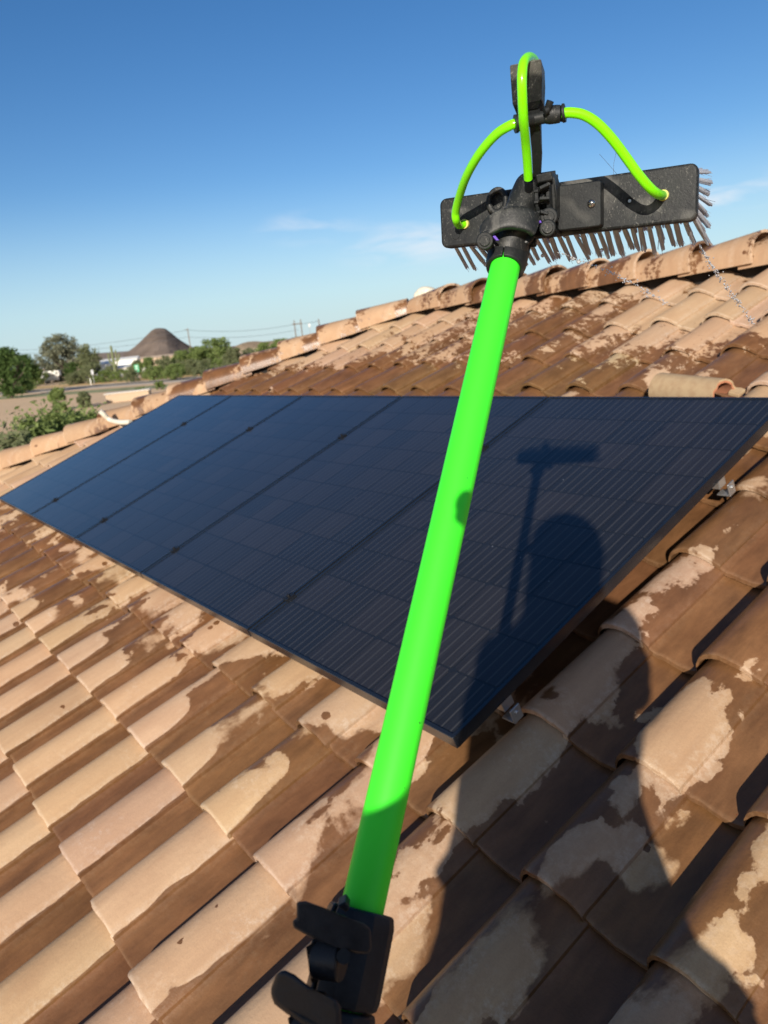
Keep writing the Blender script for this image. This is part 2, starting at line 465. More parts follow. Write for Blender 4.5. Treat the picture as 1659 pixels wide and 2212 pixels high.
for idx, (nv, dist, r, k, x0, yb, cut) in enumerate(cands):
    rr = random.Random(r * 131 + k * 7)
    jz = rr.uniform(-.0015, .0015); jy = rr.uniform(-.005, .005); ja = rr.uniform(-.006, .006) + .012
    M = Matrix.Translation((x0 - .003, yb + jy, jz)) @ Matrix.Rotation(-ja, 4, 'Z')
    if (r, k) in YELLOW: M = Matrix.Translation((0, .0, .006)) @ M
    if ntile < 296 and not nv:
        if cut:
            mb = tile_builder(seed=k)
            me = mb.mesh('roof_tile', TILE_MAT, ang=48)
            bm = bmesh.new(); bm.from_mesh(me)
            # clip against the hip and the ridge, in local coordinates
            Mi = M.inverted()
            for co, nrm in ((Vector((hip_x(yb) , yb, 0)), Vector((-1, .967, 0)).normalized()), (Vector((0, RIDGE_Y, 0)), Vector((0, 1, 0)))):
                lc = Mi @ co; ln = (Mi.to_3x3() @ nrm)
                bmesh.ops.bisect_plane(bm, geom=bm.verts[:] + bm.edges[:] + bm.faces[:], plane_co=lc, plane_no=ln, clear_outer=True)
            bm.to_mesh(me); nvv = len(bm.verts); bm.free()
            if nvv < 6: continue
        else:
            me = TILE_MESH[rr.randrange(8)]
        o = link('roof_tile', me, house)
        o.matrix_basis = M
        v = rr.uniform(.90, 1.06)
        o.color = (v, v * rr.uniform(.97, 1.03), v * rr.uniform(.94, 1.05), 1)
        if (r, k) in YELLOW:
            o.color = (.98, 1.07, .98, 1); o['label'] = 'newer yellowish replacement tile with paler face'
        ntile += 1
    else:
        if cut: continue
        t = tile_builder(seed=k % 8)
        rest.add([M @ Vector(q) for q in t.v], t.f)
ro = link('roof_tile_field', rest.mesh('roof_tile_field', TILE_MAT, ang=48), house); ro['kind'] = 'stuff'

# deck, other slopes, walls (roof coordinates converted from world)
FELT = simple('roofing_felt', (.018, .016, .015), .95, bump=.3)
STUCCO = simple('stucco', (.52, .40, .28), .9, bump=.5, bscale=120)
def wl(p): return ROOF_I @ Vector(p)
y_e, x_e = -2.05, 3.6
J = Vector((hip_x(RIDGE_Y), RIDGE_Y, -.17)); JR = Vector((x_e, RIDGE_Y, -.17))
Jw = ROOF_M @ J; JRw = ROOF_M @ JR
eL = ROOF_M @ Vector((hip_x(y_e), y_e, -.17)); eR = ROOF_M @ Vector((x_e, y_e, -.17))
run = Jw.y - eL.y
bL = Vector((eL.x, Jw.y + run, eL.z)); bR = Vector((eR.x, Jw.y + run, eR.z))
dk = MB(); dv = [Jw, JRw, eR, eL, bR, bL]
dvl = [wl(q) for q in dv]; low = [wl(q - Vector((0, 0, .12))) for q in dv]
dk.add(dvl + low, [(3, 2, 1, 0), (5, 3, 0), (0, 1, 4, 5), (9, 6, 7, 8), (11, 6, 9), (6, 11, 10, 7), (3, 9, 8, 2), (5, 11, 9, 3), (4, 10, 11, 5), (2, 8, 7, 1), (1, 7, 10, 4)])
link('roof_deck', dk.mesh('roof_deck', FELT, smooth=False), house)
wb = MB()
x1, x2, y1, y2 = eL.x + .5, eR.x - .3, eL.y + .5, bL.y - .5
cz = (eL.z + .04) / 2
for c, s in (((x1, (y1 + y2) / 2, cz), (.2, y2 - y1, eL.z + .04)), ((x2, (y1 + y2) / 2, cz), (.2, y2 - y1, eL.z + .04)),
             (((x1 + x2) / 2, y1, cz), (x2 - x1 - .21, .2, eL.z + .04)), (((x1 + x2) / 2, y2, cz), (x2 - x1 - .21, .2, eL.z + .04))):
    t = MB().box(c, s); wb.add([wl(q) for q in t.v], t.f)
link('wall', wb.mesh('wall', STUCCO, smooth=False), house)

# ---------------- hip and ridge caps
def cap_builder(L=.45, w0=.158, w1=.130, h0=.170, h1=.128, th=.015):
    mb = MB(); n = 12; rings = []
    for (y, w, h, off) in ((0, w0, h0, 0), (L, w1, h1, 0)):
        for tt in (0, th):
            rings.append([Vector(((w - tt) * math.cos(math.pi * i / n) * (1 + .10 * math.sin(math.pi * i / n)), y, (h - tt) * (max(0, math.sin(math.pi * i / n)) ** .8) - (.03))) for i in range(n + 1)])
    vs = [v for r in rings for v in r]; m = n + 1; fs = []
    for i in range(n):
        fs += [(i, i + 1, 2 * m + i + 1, 2 * m + i), (m + i, 3 * m + i, 3 * m + i + 1, m + i + 1), (i, m + i, m + i + 1, i + 1), (2 * m + i, 2 * m + i + 1, 3 * m + i + 1, 3 * m + i)]
    fs += [(0, 2 * m, 3 * m, m), (n, m + n, 3 * m + n, 2 * m + n)]
    return mb.add(vs, fs)
CAP_MESH = cap_builder().mesh('ridge_cap', TILE_MAT, ang=50)
def place_cap(name, p, direction, up, tilt, roll=0, s=1):
    d = Vector(direction).normalized(); u = Vector(up); u = (u - d * u.dot(d)).normalized(); xa = d.cross(u)
    M = Matrix((xa, d, u)).transposed().to_4x4()
    M = Matrix.Translation(p) @ M @ Matrix.Rotation(tilt, 4, 'X') @ Matrix.Rotation(roll, 4, 'Y') @ Matrix.Scale(s, 4)
    o = link(name, CAP_MESH, house); o.matrix_basis = M
    v = random.uniform(.9, 1.05); o.color = (v, v * .98, v * .95, 1)
    return o
upw = (ROOF_I.to_3x3() @ Vector((0, 0, 1))).normalized()
hd_w = (Jw - eL); hdir = (ROOF_I.to_3x3() @ hd_w).normalized()
hip_len = hd_w.length
jr = ROOF_I @ (Jw + Vector((0, 0, .17)))
n = int(hip_len / .375)
for i in range(n):
    dd = .16 + i * .375
    p = jr - hdir * (dd + .375)
    place_cap('hip_cap', p + upw * (.012 + random.uniform(-.004, .004)), hdir, upw, -.045, random.uniform(-.03, .03), 1)
n = int((x_e - J.x) / .36)
for i in range(n + 1):
    p = Vector((J.x + .10 + i * .36 + .40, RIDGE_Y, .004))
    place_cap('ridge_cap', p + upw * random.uniform(-.004, .004), (-1, 0, 0), upw, -.05, random.uniform(-.02, .02))
rbm = MB(); rdir = (jr - (ROOF_I @ eL)).normalized()
rbm.box((J.x + 4.5, RIDGE_Y, -.03), (9.0, .12, .15))
hq = Matrix((hdir, upw.cross(hdir).normalized(), hdir.cross(upw.cross(hdir)).normalized())).transposed()
rbm.box(jr - hdir * (hip_len / 2) - upw * .03, (hip_len, .12, .15), hq)
link('ridge_board', rbm.mesh('ridge_board', FELT, smooth=False), house)
# mortar lump where hip and ridge meet
mort = MB(); mort.ball((0, 0, 0), (.11, .09, .085), ns=20, nr=14)
mort.v = [tuple(Vector(q) * (1 + .18 * mnoise.noise(Vector(q) * 14))) for q in mort.v]
MORTAR = simple('mortar', (.72, .66, .52), .95, var=.2, scale=30, bump=.8, bscale=90)
o = link('mortar_lump', mort.mesh('mortar_lump', MORTAR, ang=80), house, ROOF_I @ W(921, 641, (ROOF_M @ J - CAM).dot(C_FWD) - .12))

# ---------------- ground, road
def ground_material():
    t = NT('desert_ground'); P = t.coord(out='Object')
    a = t.noise(P, .035, 7, .6, .3); b = t.noise(P, .25, 6, .65); c = t.noise(P, 3.0, 5, .7)
    col = t.mix(t.rng(a, .35, .65), (.86, .60, .37), (.78, .54, .32))
    col = t.mix(t.rng(b, .60, .74, 0, .5), col, (.38, .37, .19))
    col = t.mix(t.rng(c, .5, .8, 0, .5), col, (.55, .40, .27))
    t.l(col, t.b.inputs['Base Color']); t.b.inputs['Roughness'].default_value = .95; t.b.inputs['Specular IOR Level'].default_value = .1
    t.l(t.bump(c, .6, .08), t.b.inputs['Normal'])
    return t.m
g = MB(); g.add([(-6000, -6000, 0), (6000, -6000, 0), (6000, 6000, 0), (-6000, 6000, 0)], [(0, 1, 2, 3)])
tag(link('ground', g.mesh('ground', ground_material(), smooth=False)), kind='structure')

def strip(name, pts, w0, w1, z, mat):
    """ribbon along pts on the ground; w0..w1 offsets to the far side"""
    mb = MB(); vs = []
    pts = [Vector((p.x, p.y, 0)) for p in pts]
    for i, p in enumerate(pts):
        d = (pts[min(i + 1, len(pts) - 1)] - pts[max(i - 1, 0)]).normalized(); nn = Vector((-d.y, d.x, 0))
        if nn.dot(Vector((C_FWD.x, C_FWD.y, 0))) < 0: nn = -nn
        vs += [p + nn * w0 + Vector((0, 0, z)), p + nn * w1 + Vector((0, 0, z))]
    mb.add(vs, [(2 * i, 2 * i + 1, 2 * i + 3, 2 * i + 2) for i in range(len(pts) - 1)])
    return tag(link(name, mb.mesh(name, mat, smooth=False)), kind='structure')
ra, rb = on_ground(0, 851), on_ground(420, 818)
rd = (rb - ra).normalized()
line = [ra - rd * 500, ra - rd * 120, ra, (ra + rb) / 2, rb, rb + rd * 120, rb + rd * 900]
ASPH = simple('asphalt', (.09, .08, .07), .85, spec=.05, scale=.6, var=.15)
GRAVEL = simple('gravel_shoulder', (.66, .56, .44), .95, spec=.05, scale=.8, var=.25)
DRYG = simple('dry_grass_verge', (.74, .50, .24), .95, spec=.05, scale=.5, var=.35)
STRAW = simple('green_grass_verge', (.34, .34, .18), .95, spec=.05, scale=.3, var=.4)
strip('verge', line, -22, -13, .004, STRAW)
strip('shoulder', line, -7, 7.5, .008, GRAVEL)
strip('road', line, -1.0, 3.6, .012, ASPH)
PAINT = simple('road_paint', (.75, .72, .60), .7)
strip('road_marking', line, -.7, -.55, .016, PAINT)
strip('road_edge_marking', line, 3.2, 3.3, .016, PAINT)
strip('dry_verge', line, 7.5, 26, .004, DRYG)

# ---------------- mountains
def mountain(name, prof_px, dist, mat, thick, mat_seed=1, label=None):
    """closed hill whose skyline follows the given pixels at the given distance"""
    mb = MB(); nz = 22
    cols = []
    fx = Vector((C_FWD.x, C_FWD.y, 0)).normalized()
    pts = []
    for i in range(len(prof_px) - 1):
        (xa, ya), (xb, yb) = prof_px[i], prof_px[i + 1]
        st = max(2, int((xb - xa) / 2.0))
        for s in range(st):
            u = s / st; pts.append((xa + (xb - xa) * u, ya + (yb - ya) * u))
    pts.append(prof_px[-1])
    for (x, y) in pts:
        r = cray(x, y); t = dist / math.hypot(r.x, r.y); p = CAM + r * t
        hgt = max(0.5, p.z); row = []
        hd = Vector((r.x, r.y, 0)).normalized()
        for j in range(nz + 1):
            u = j / nz * 2 - 1
            hh = hgt * max(0, (1 - abs(u) ** 1.25))
            q = Vector((p.x, p.y, 0)) + hd * (u * thick * (hgt / 60.0) ** .5)
            q.z = hh + (mnoise.fractal(q * .02, 1, 2, 5) * hgt * .025 if abs(u) > .02 and j not in (0, nz) else 0) - (2 if j in (0, nz) else 0)
            row.append(q)
        cols.append(row)
    m = nz + 1; vs = [q for r in cols for q in r]
    mb.add(vs, [(i * m + j, (i + 1) * m + j, (i + 1) * m + j + 1, i * m + j + 1) for i in range(len(cols) - 1) for j in range(nz)])
    o = link(name, mb.mesh(name, mat, ang=80)); return tag(o, kind='structure')
def rock_material(name, c1, c2):
    t = NT(name); P = t.coord(out='Object')
    a = t.noise(P, .012, 8, .65); b = t.noise(P, .12, 5, .7)
    col = t.mix(t.rng(a, .35, .65), c1, c2); col = t.mix(t.rng(b, .5, .75, 0, .5), col, (.10, .09, .06))
    t.l(col, t.b.inputs['Base Color']); t.b.inputs['Roughness'].default_value = 1; t.b.inputs['Specular IOR Level'].default_value = 0
    t.l(t.bump(t.math('ADD', a, t.math('MULTIPLY', b, .4)), 1.0, 14), t.b.inputs['Normal']); return t.m
mountain('hill', [(268, 764), (280, 757), (292, 748), (306, 735), (319, 722), (327, 714), (335, 709.5), (345, 708.5), (356, 709.5), (366, 716), (376, 724), (387, 733), (398, 740), (410, 747), (425, 753), (445, 758)], 2600, rock_material('dark_hill_rock', (.30, .235, .19), (.19, .145, .115)), 300)
mountain('distant_mesa', [(120, 782), (160, 774), (200, 763.5), (240, 761), (290, 757.5), (345, 755), (420, 751), (500, 748), (620, 737)], 3400, rock_material('mesa_rock', (.34, .27, .23), (.26, .21, .18)), 260)
mountain('low_tan_hill', [(508, 748), (524, 741), (536, 738), (552, 737), (568, 738), (590, 736), (640, 730), (700, 726)], 1500, rock_material('tan_hill_rock', (.42, .32, .22), (.34, .26, .18)), 90)

# ---------------- trees
def leaf_material(name, c1, c2):
    t = NT(name); P = t.coord(out='Object'); 
    a = t.noise(P, 1.1, 3, .6); b = t.noise(P, 9.0, 2)
    col = t.mix(t.rng(a, .35, .65), c1, c2); col = t.mix(t.rng(b, .35, .7, 0, .5), col, (c1[0] * .6, c1[1] * .6, c1[2] * .6))
    t.l(col, t.b.inputs['Base Color']); t.b.inputs['Roughness'].default_value = .7
    t.b.inputs['Specular IOR Level'].default_value = .2
    tr = t.n('ShaderNodeBsdfTranslucent'); t.l(col, tr.inputs['Color'])
    mx = t.n('ShaderNodeMixShader'); mx.inputs[0].default_value = .35
    t.l(t.b.outputs[0], mx.inputs[1]); t.l(tr.outputs[0], mx.inputs[2]); t.l(mx.outputs[0], t.t.nodes['Material Output'].inputs[0])
    return t.m
LEAF = {
    'dark': leaf_material('dark_leaves', (.07, .13, .035), (.14, .21, .06)),
    'olive': leaf_material('olive_leaves', (.18, .21, .10), (.27, .29, .15)),
    'green': leaf_material('green_leaves', (.17, .24, .07), (.29, .36, .12)),
    'grey': leaf_material('greyish_leaves', (.20, .22, .14), (.30, .30, .20)),
}
BARK = simple('bark', (.11, .085, .065), .95, bump=.5, bscale=12)
def tree(name, x, ytop, dist, wpx, kind, label, dens=1.0, group=None, open_=0.0, seed=1, trunkh=.25, leaf=.22, base_y=None, cat='tree', aspect=None):
    rr = random.Random(seed)
    r = cray(x, ytop); t = dist / math.hypot(r.x, r.y); top = CAM + r * t
    H = top.z; base = Vector((top.x, top.y, 0)); Wd = wpx / F_PX * dist * 1.6
    root = empty(name, base, label, cat, group)
    # limbs
    tk = MB(); tips = []
    tr_r = max(.05, H * .028)
    def limb(p, d, L, rad, lvl):
        pts = [p]; dd = Vector(d)
        for s in range(4):
            dd = (dd + Vector((rr.uniform(-.25, .25), rr.uniform(-.25, .25), rr.uniform(-.05, .22)))).normalized()
            pts.append(pts[-1] + dd * L / 4)
        tk.tube(pts, [rad * (1 - .6 * i / 4) for i in range(5)], 6)
        if lvl == 0: tips.append(pts[-1]); tips.append(pts[-2]); return
        for q in range(3):
            th = rr.uniform(0, 6.28); sp = rr.uniform(.5, 1.1)
            nd = (dd + Vector((math.cos(th) * sp, math.sin(th) * sp, rr.uniform(-.1, .4)))).normalized()
            limb(pts[rr.choice((2, 3, 4))], nd, L * rr.uniform(.55, .8), rad * .5, lvl - 1)
    for q in range(rr.choice((2, 3)) if H > 2.5 else 4):
        th = rr.uniform(0, 6.28)
        limb(Vector((rr.uniform(-.1, .1), rr.uniform(-.1, .1), -.1)), Vector((math.cos(th) * .5, math.sin(th) * .5, 1)).normalized(), H * .42, tr_r, 2)
    # clumps
    cl = []
    nC = int(40 * dens)
    for q in range(nC):
        th = rr.uniform(0, 6.28); u = rr.uniform(trunkh, 1.0)
        env = (.62 + .75 * (.5 + .5 * mnoise.noise(Vector((math.cos(th) * 1.7, math.sin(th) * 1.7, u * 3.1 + seed))) * 1.6)) * (math.sin(math.pi * min(1, (u - trunkh) / (1.05 - trunkh)) ** .75) * .5 + .28) * rr.uniform(.55, 1.0)
        rd_ = Wd * .5 * env * rr.uniform(.2, 1) ** .6
        cl.append((Vector((math.cos(th) * rd_, math.sin(th) * rd_, H * u * .93)), min(H * .16, Wd * .22) * rr.uniform(.6, 1.15) * (1 - .25 * open_)))
    cl.append((Vector((0, 0, H * .93)), H * .10))
    for q in tips:
        if q.length > .3 and rr.random() < .5: cl.append((Vector((max(-Wd / 2, min(Wd / 2, q.x)), max(-Wd / 2, min(Wd / 2, q.y)), min(q.z, H * .94))), H * .10))
    vs = []; fs = []
    ls = leaf * H / 6.0
    for c, rad in cl:
        per = int(70 * (1 - .45 * open_))
        for q in range(per):
            d = Vector((rr.gauss(0, 1), rr.gauss(0, 1), rr.gauss(0, .8))).normalized() * rad * (rr.random() ** .4) * rr.uniform(.7, 1.25)
            p = c + d
            if p.z > H: p.z = H - rr.random() * .1
            if p.z < .05: p.z = .05
            a = Vector((rr.gauss(0, 1), rr.gauss(0, 1), rr.gauss(0, .7))).normalized(); b = a.cross(Vector((rr.gauss(0, 1), rr.gauss(0, 1), rr.gauss(0, 1)))).normalized()
            s1 = ls * rr.uniform(.5, 1.3); s2 = ls * rr.uniform(.25, .6)
            i = len(vs); vs += [p - a * s1, p + b * s2, p + a * s1, p - b * s2]; fs.append((i, i + 1, i + 2, i + 3))
    me = bpy.data.meshes.new('crown'); me.from_pydata(vs, [], fs); me.materials.append(LEAF[kind])
    link('crown', me, root)
    link('trunk', tk.mesh('trunk', BARK, ang=80), root)
    return root

# big trees to the left of the trailer
tree('tree', 2, 750, 160, 50, 'dark', 'dense dark green tree at the far left edge beside the road', 1.3, seed=3, open_=.3, trunkh=.12)
tree('tree', 50, 766, 240, 46, 'dark', 'bushy green tree just left of the white trailer', 1.3, seed=4)
tree('mesquite_tree', 130, 721, 262, 84, 'grey', 'tall open mesquite tree rising behind the white trailer', 1.15, seed=8, open_=.7, trunkh=.42)
tree('mesquite_tree', 186, 744, 240, 36, 'olive', 'narrow mesquite tree between the tall mesquite and the white sheds', .8, seed=10, open_=.4, trunkh=.3)
tree('mesquite_tree', 92, 758, 270, 66, 'grey', 'sparse mesquite tree behind the trailer roof at left', .8, seed=13, open_=.5, trunkh=.3)
# thicket along the road
th = [(196, 783, 205, 44, 'olive', 'low olive bush right beside the trailer under the narrow mesquite'),
      (225, 800, 200, 46, 'green', 'low green bush in front of the white shed'),
      (262, 797, 195, 50, 'green', 'round green bush just left of the green road sign'),
      (292, 778, 240, 40, 'olive', 'olive bush behind the green road sign'),
      (318, 772, 190, 52, 'green', 'leafy bush just right of the green road sign'),
      (352, 768, 185, 56, 'olive', 'rounded bush below the dark hill'),
      (388, 757, 190, 54, 'green', 'tall green shrub below the right foot of the dark hill'),
      (424, 748, 185, 60, 'green', 'green shrub left of the tallest roadside tree'),
      (462, 731, 190, 82, 'green', 'tallest rounded green tree of the roadside thicket'),
      (500, 752, 165, 58, 'olive', 'olive shrub where the hip caps meet the thicket'),
      (440, 775, 155, 62, 'olive', 'low olive bush in front of the tallest roadside tree'),
      (376, 786, 160, 50, 'green', 'low green bush at the foot of the roadside thicket'),
      (535, 752, 170, 40, 'olive', 'small olive shrub before the low tan hill'),
      (566, 740, 190, 52, 'green', 'green tree just right of the low tan hill'),
      (604, 732, 190, 56, 'green', 'green tree below the twin power poles'),
      (640, 728, 185, 44, 'dark', 'darker green tree behind the hip beside the twin power poles')]
th += [(243, 788, 225, 44, 'olive', 'olive bush below the long white roof left of the saguaro'),
       (282, 800, 178, 46, 'olive', 'low dusty bush directly under the green road sign'),
       (335, 790, 172, 54, 'green', 'dense low bush below the middle of the dark hill'),
       (408, 776, 178, 56, 'olive', 'dusty bush left of the tallest roadside tree, near its foot'),
       (480, 768, 172, 60, 'green', 'full green bush right under the tallest roadside tree'),
       (168, 800, 215, 40, 'olive', 'scrubby bush in front of the parked pickup'),
       (70, 792, 262, 50, 'green', 'green bush just behind the left end of the trailer'),
       (120, 786, 275, 60, 'olive', 'wide olive bush filling the gap behind the trailer roof'),
       (158, 782, 250, 48, 'dark', 'dark bush between the trailer and the narrow mesquite'),
       (150, 806, 212, 34, 'olive', 'small bush at the right end of the trailer, in front of it'),
       (60, 815, 205, 18, 'green', 'small roadside bush near the striped marker'),
       (30, 800, 185, 60, 'dark', 'dark low bush under the dense tree at the far left')]
for i, (x, yt, ds, w, kd, lb) in enumerate(th):
    tree('roadside_shrub' if ds < 200 or True else 'tree', x, yt, ds, w, kd, lb, 1.5, 'bushes and trees along the far side of the road', seed=20 + i, trunkh=.02, leaf=.26, cat='bush')
# shrubs near the house beyond the hip
for i, (x, yt, ds, w, kd, lb) in enumerate([
        (18, 905, 13.5, 90, 'olive', 'leafy desert shrub below the hip at the left picture edge'),
        (58, 874, 14.5, 84, 'green', 'tall loose desert shrub standing second from the left beyond the hip'),
        (104, 862, 15.5, 66, 'green', 'upright desert shrub in the middle of the row beyond the hip'),
        (146, 866, 16.5, 60, 'green', 'bushy desert shrub right of the middle beyond the hip'),
        (190, 872, 18, 48, 'green', 'desert shrub nearest to the bent white pipe'),
        (243, 884, 22, 40, 'olive', 'low sparse shrub behind the bent white pipe')]):
    tree('desert_shrub', x, yt, ds, w, kd, lb, 3.2, 'shrubs in the yard beyond the hip', seed=50 + i, trunkh=.06, leaf=.085, open_=.1, cat='shrub')
for i, (x, yt, ds, w, lb) in enumerate([(122, 838, 95, 40, 'low green scrub patch between the road and the yard at left'),
                                       (178, 846, 95, 30, 'small round green tuft in the sandy yard'),
                                       (300, 836, 110, 44, 'yellow green bush beside the pale concrete tank'),
                                       (345, 823, 120, 30, 'small scrub bush at the near edge of the road')]):
    tree('scrub_bush', x, yt, ds, w, 'green' if i != 1 else 'olive', lb, .5, 'scrub bushes in the sandy lot', seed=70 + i, trunkh=.0, leaf=.5, cat='bush')

# ================================================================ OBJECTS
# ---------------- solar panels
PAN_W, PAN_L, PAN_T = 1.036, 1.685, .035
ZP = HC - K_H                                  # top of the frames above the crests
FRAME = simple('black_anodised_aluminium', (.012, .014, .018), .26, metal=.0, var=.15, scale=20, spec=.9)
BACKS = simple('black_backsheet', (.011, .013, .017), .6, spec=.3)
def cell_material():
    t = NT('solar_cell'); P = t.coord(out='Object'); sx = t.n('ShaderNodeSeparateXYZ'); t.l(P, sx.inputs[0])
    oi = t.n('ShaderNodeObjectInfo')
    u = t.math('FRACT', t.math('MULTIPLY', t.math('ADD', sx.outputs[0], .5), 1 / .0327))
    ln = t.math('LESS_THAN', t.math('ABSOLUTE', t.math('SUBTRACT', u, .5)), .075)
    fl = t.rng(t.noise(t.scale(P, (1, .02, 1)), 220, 2), .3, .7, .7, 1.15)
    c = t.mix(oi.outputs['Random'], (.015, .016, .019), (.028, .025, .026))
    c = t.mix(1.0, c, fl, 'MULTIPLY')
    c = t.mix(ln, c, (.055, .053, .052))
    t.l(c, t.b.inputs['Base Color']); t.b.inputs['Roughness'].default_value = .5; t.b.inputs['Specular IOR Level'].default_value = .25
    return t.m
def glass_material():
    t = NT('panel_glass')
    P = t.coord(obj=house)
    fr = t.n('ShaderNodeFresnel'); ge = t.n('ShaderNodeNewGeometry'); t.l(t.rng(ge.outputs['Backfacing'], 0, 1, 1.40, 1 / 1.40), fr.inputs['IOR'])
    tr = t.n('ShaderNodeBsdfTransparent'); tr.inputs[0].default_value = (.96, .97, .98, 1)
    gl = t.n('ShaderNodeBsdfGlossy'); gl.inputs['Roughness'].default_value = .06; gl.inputs[0].default_value = (.95, .93, .93, 1)
    df = t.n('ShaderNodeBsdfDiffuse'); df.inputs[0].default_value = (.30, .32, .36, 1)
    nz = t.math('ADD', t.math('MULTIPLY', t.noise(P, 1.7, 6, .65), .5), t.math('MULTIPLY', t.noise(t.scale(P, (22, 1.2, 1)), 1.0, 4, .6), .5))
    vs_ = t.n('ShaderNodeTexVoronoi'); vs_.inputs['Scale'].default_value = 9; t.l(P, vs_.inputs['Vector']); sp_ = t.math('LESS_THAN', vs_.outputs['Distance'], .022)
    m1 = t.n('ShaderNodeMixShader'); t.l(t.math('MAXIMUM', t.rng(nz, .38, .65, .002, .016), t.math('MULTIPLY', sp_, .55)), m1.inputs[0]); t.l(tr.outputs[0], m1.inputs[1]); t.l(df.outputs[0], m1.inputs[2])
    m2 = t.n('ShaderNodeMixShader'); t.l(fr.outputs[0], m2.inputs[0]); t.l(m1.outputs[0], m2.inputs[1]); t.l(gl.outputs[0], m2.inputs[2])
    t.l(m2.outputs[0], t.t.nodes['Material Output'].inputs[0])
    return t.m
CELL = cell_material(); GLASS = glass_material()
def chamfer_rect(w, h, c, z0, z1):
    p = [(-w + c, -h), (w - c, -h), (w, -h + c), (w, h - c), (w - c, h), (-w + c, h), (-w, h - c), (-w, -h + c)]
    return MB().prism([Vector((a, b, z0)) for a, b in p], (0, 0, z1 - z0))
cw, chh = (PAN_W - .030) / 6, (PAN_L - .026) / 10
CELL_ME = chamfer_rect(cw / 2 - .0035, chh / 2 - .0035, .008, 0, .0008).mesh('solar_cell', CELL, smooth=False)
fr = MB(); w, l, lip = PAN_W, PAN_L, .011
for c, s in (((w / 2, lip / 2, -PAN_T / 2), (w, lip, PAN_T)), ((w / 2, l - lip / 2, -PAN_T / 2), (w, lip, PAN_T)),
             ((lip / 2, l / 2, -PAN_T / 2), (lip, l - 2 * lip, PAN_T)), ((w - lip / 2, l / 2, -PAN_T / 2), (lip, l - 2 * lip, PAN_T))): fr.box(c, s)
FRAME_ME = fr.mesh('frame', FRAME, smooth=False)
GLASS_ME = MB().box((w / 2, l / 2, -.0032), (w - 2 * lip, l - 2 * lip, .0028))
gm = MB(); gm.add([(lip, lip, -.0022), (w - lip, lip, -.0022), (w - lip, l - lip, -.0022), (lip, l - lip, -.0022)], [(0, 1, 2, 3)])
GLASS_ME = gm.mesh('glass', GLASS, smooth=False)
BACK_ME = MB().box((w / 2, l / 2, -.0085), (w - 2 * lip, l - 2 * lip, .004)).mesh('backsheet', BACKS, smooth=False)
LBL = ['nearest solar panel, the one under the brush shadow and the dark head shadow',
       'second nearest solar panel, crossed by the green pole high up',
       'middle solar panel of the row of five',
       'second solar panel from the far left end of the row',
       'farthest solar panel at the left end of the row, reflecting the most blue sky']
XR = -1.259
for i in range(5):
    x0 = XR - (i + 1) * PAN_W - i * .013
    M = ROOF_M @ Matrix.Translation((x0, .643, ZP))
    p = empty('solar_panel', label=LBL[i], cat='solar panel', group='black solar panels in one row on the roof', M=M)
    link('frame', FRAME_ME, p, bevel=.0012, seg=1); link('glass', GLASS_ME, p); link('backsheet', BACK_ME, p)
    for a in range(6):
        for b in range(10):
            c = link('solar_cell', CELL_ME, p, (.015 + cw * (a + .5), .013 + chh * (b + .5), -.0060))

# ---------------- rails with clamps and feet
ALU = simple('mill_aluminium', (.55, .56, .56), .38, metal=.85, bump=.15)
BLKM = simple('black_clamp_metal', (.02, .02, .022), .4, metal=.5)
for i, (yy, lb) in enumerate(((.83, 'lower aluminium mounting rail whose bracket shows near the panel corner'), (1.88, 'upper aluminium mounting rail whose bracket shows under the right edge of the nearest panel'))):
    M = ROOF_M @ Matrix.Translation((XR, yy, ZP - PAN_T - .001))
    rt = empty('mounting_rail', label=lb, cat='mounting rail', group='mounting rails under the panels', M=M)
    rl = MB().box((-2.63, 0, -.021), (5.24, .038, .036)); link('rail', rl.mesh('rail', ALU, smooth=False), rt, bevel=.002)
    for k in range(1, 5):
        xx = -k * (PAN_W + .013) + .0065
        cm = MB().box((0, 0, PAN_T + .004), (.030, .040, .005)).box((0, 0, PAN_T / 2), (.005, .03, PAN_T)); cm.tube([(0, 0, PAN_T + .006), (0, 0, PAN_T + .014)], .006, 6)
        link('clamp', cm.mesh('clamp', BLKM, smooth=False), rt, (xx, 0, 0), bevel=.001, seg=1)
    # L bracket at the rail end
    br = MB().box((0, 0, -.034), (.005, .034, .040)).box((-.020, 0, -.054), (.045, .034, .004)).tube([(.002, .0, -.03), (.007, 0, -.03)], .006, 6)
    link('bracket', br.mesh('bracket', ALU, smooth=False), rt, (.022, -.01, 0), bevel=.001, seg=1)
    for xx in (-1.2, -2.4, -3.6, -4.8):
        ft = MB().box((0, 0, -.06), (.04, .008, .07)).box((0, -.03, -.093), (.05, .10, .006)); link('roof_foot', ft.mesh('roof_foot', ALU, smooth=False), rt, (xx, -.02, 0))

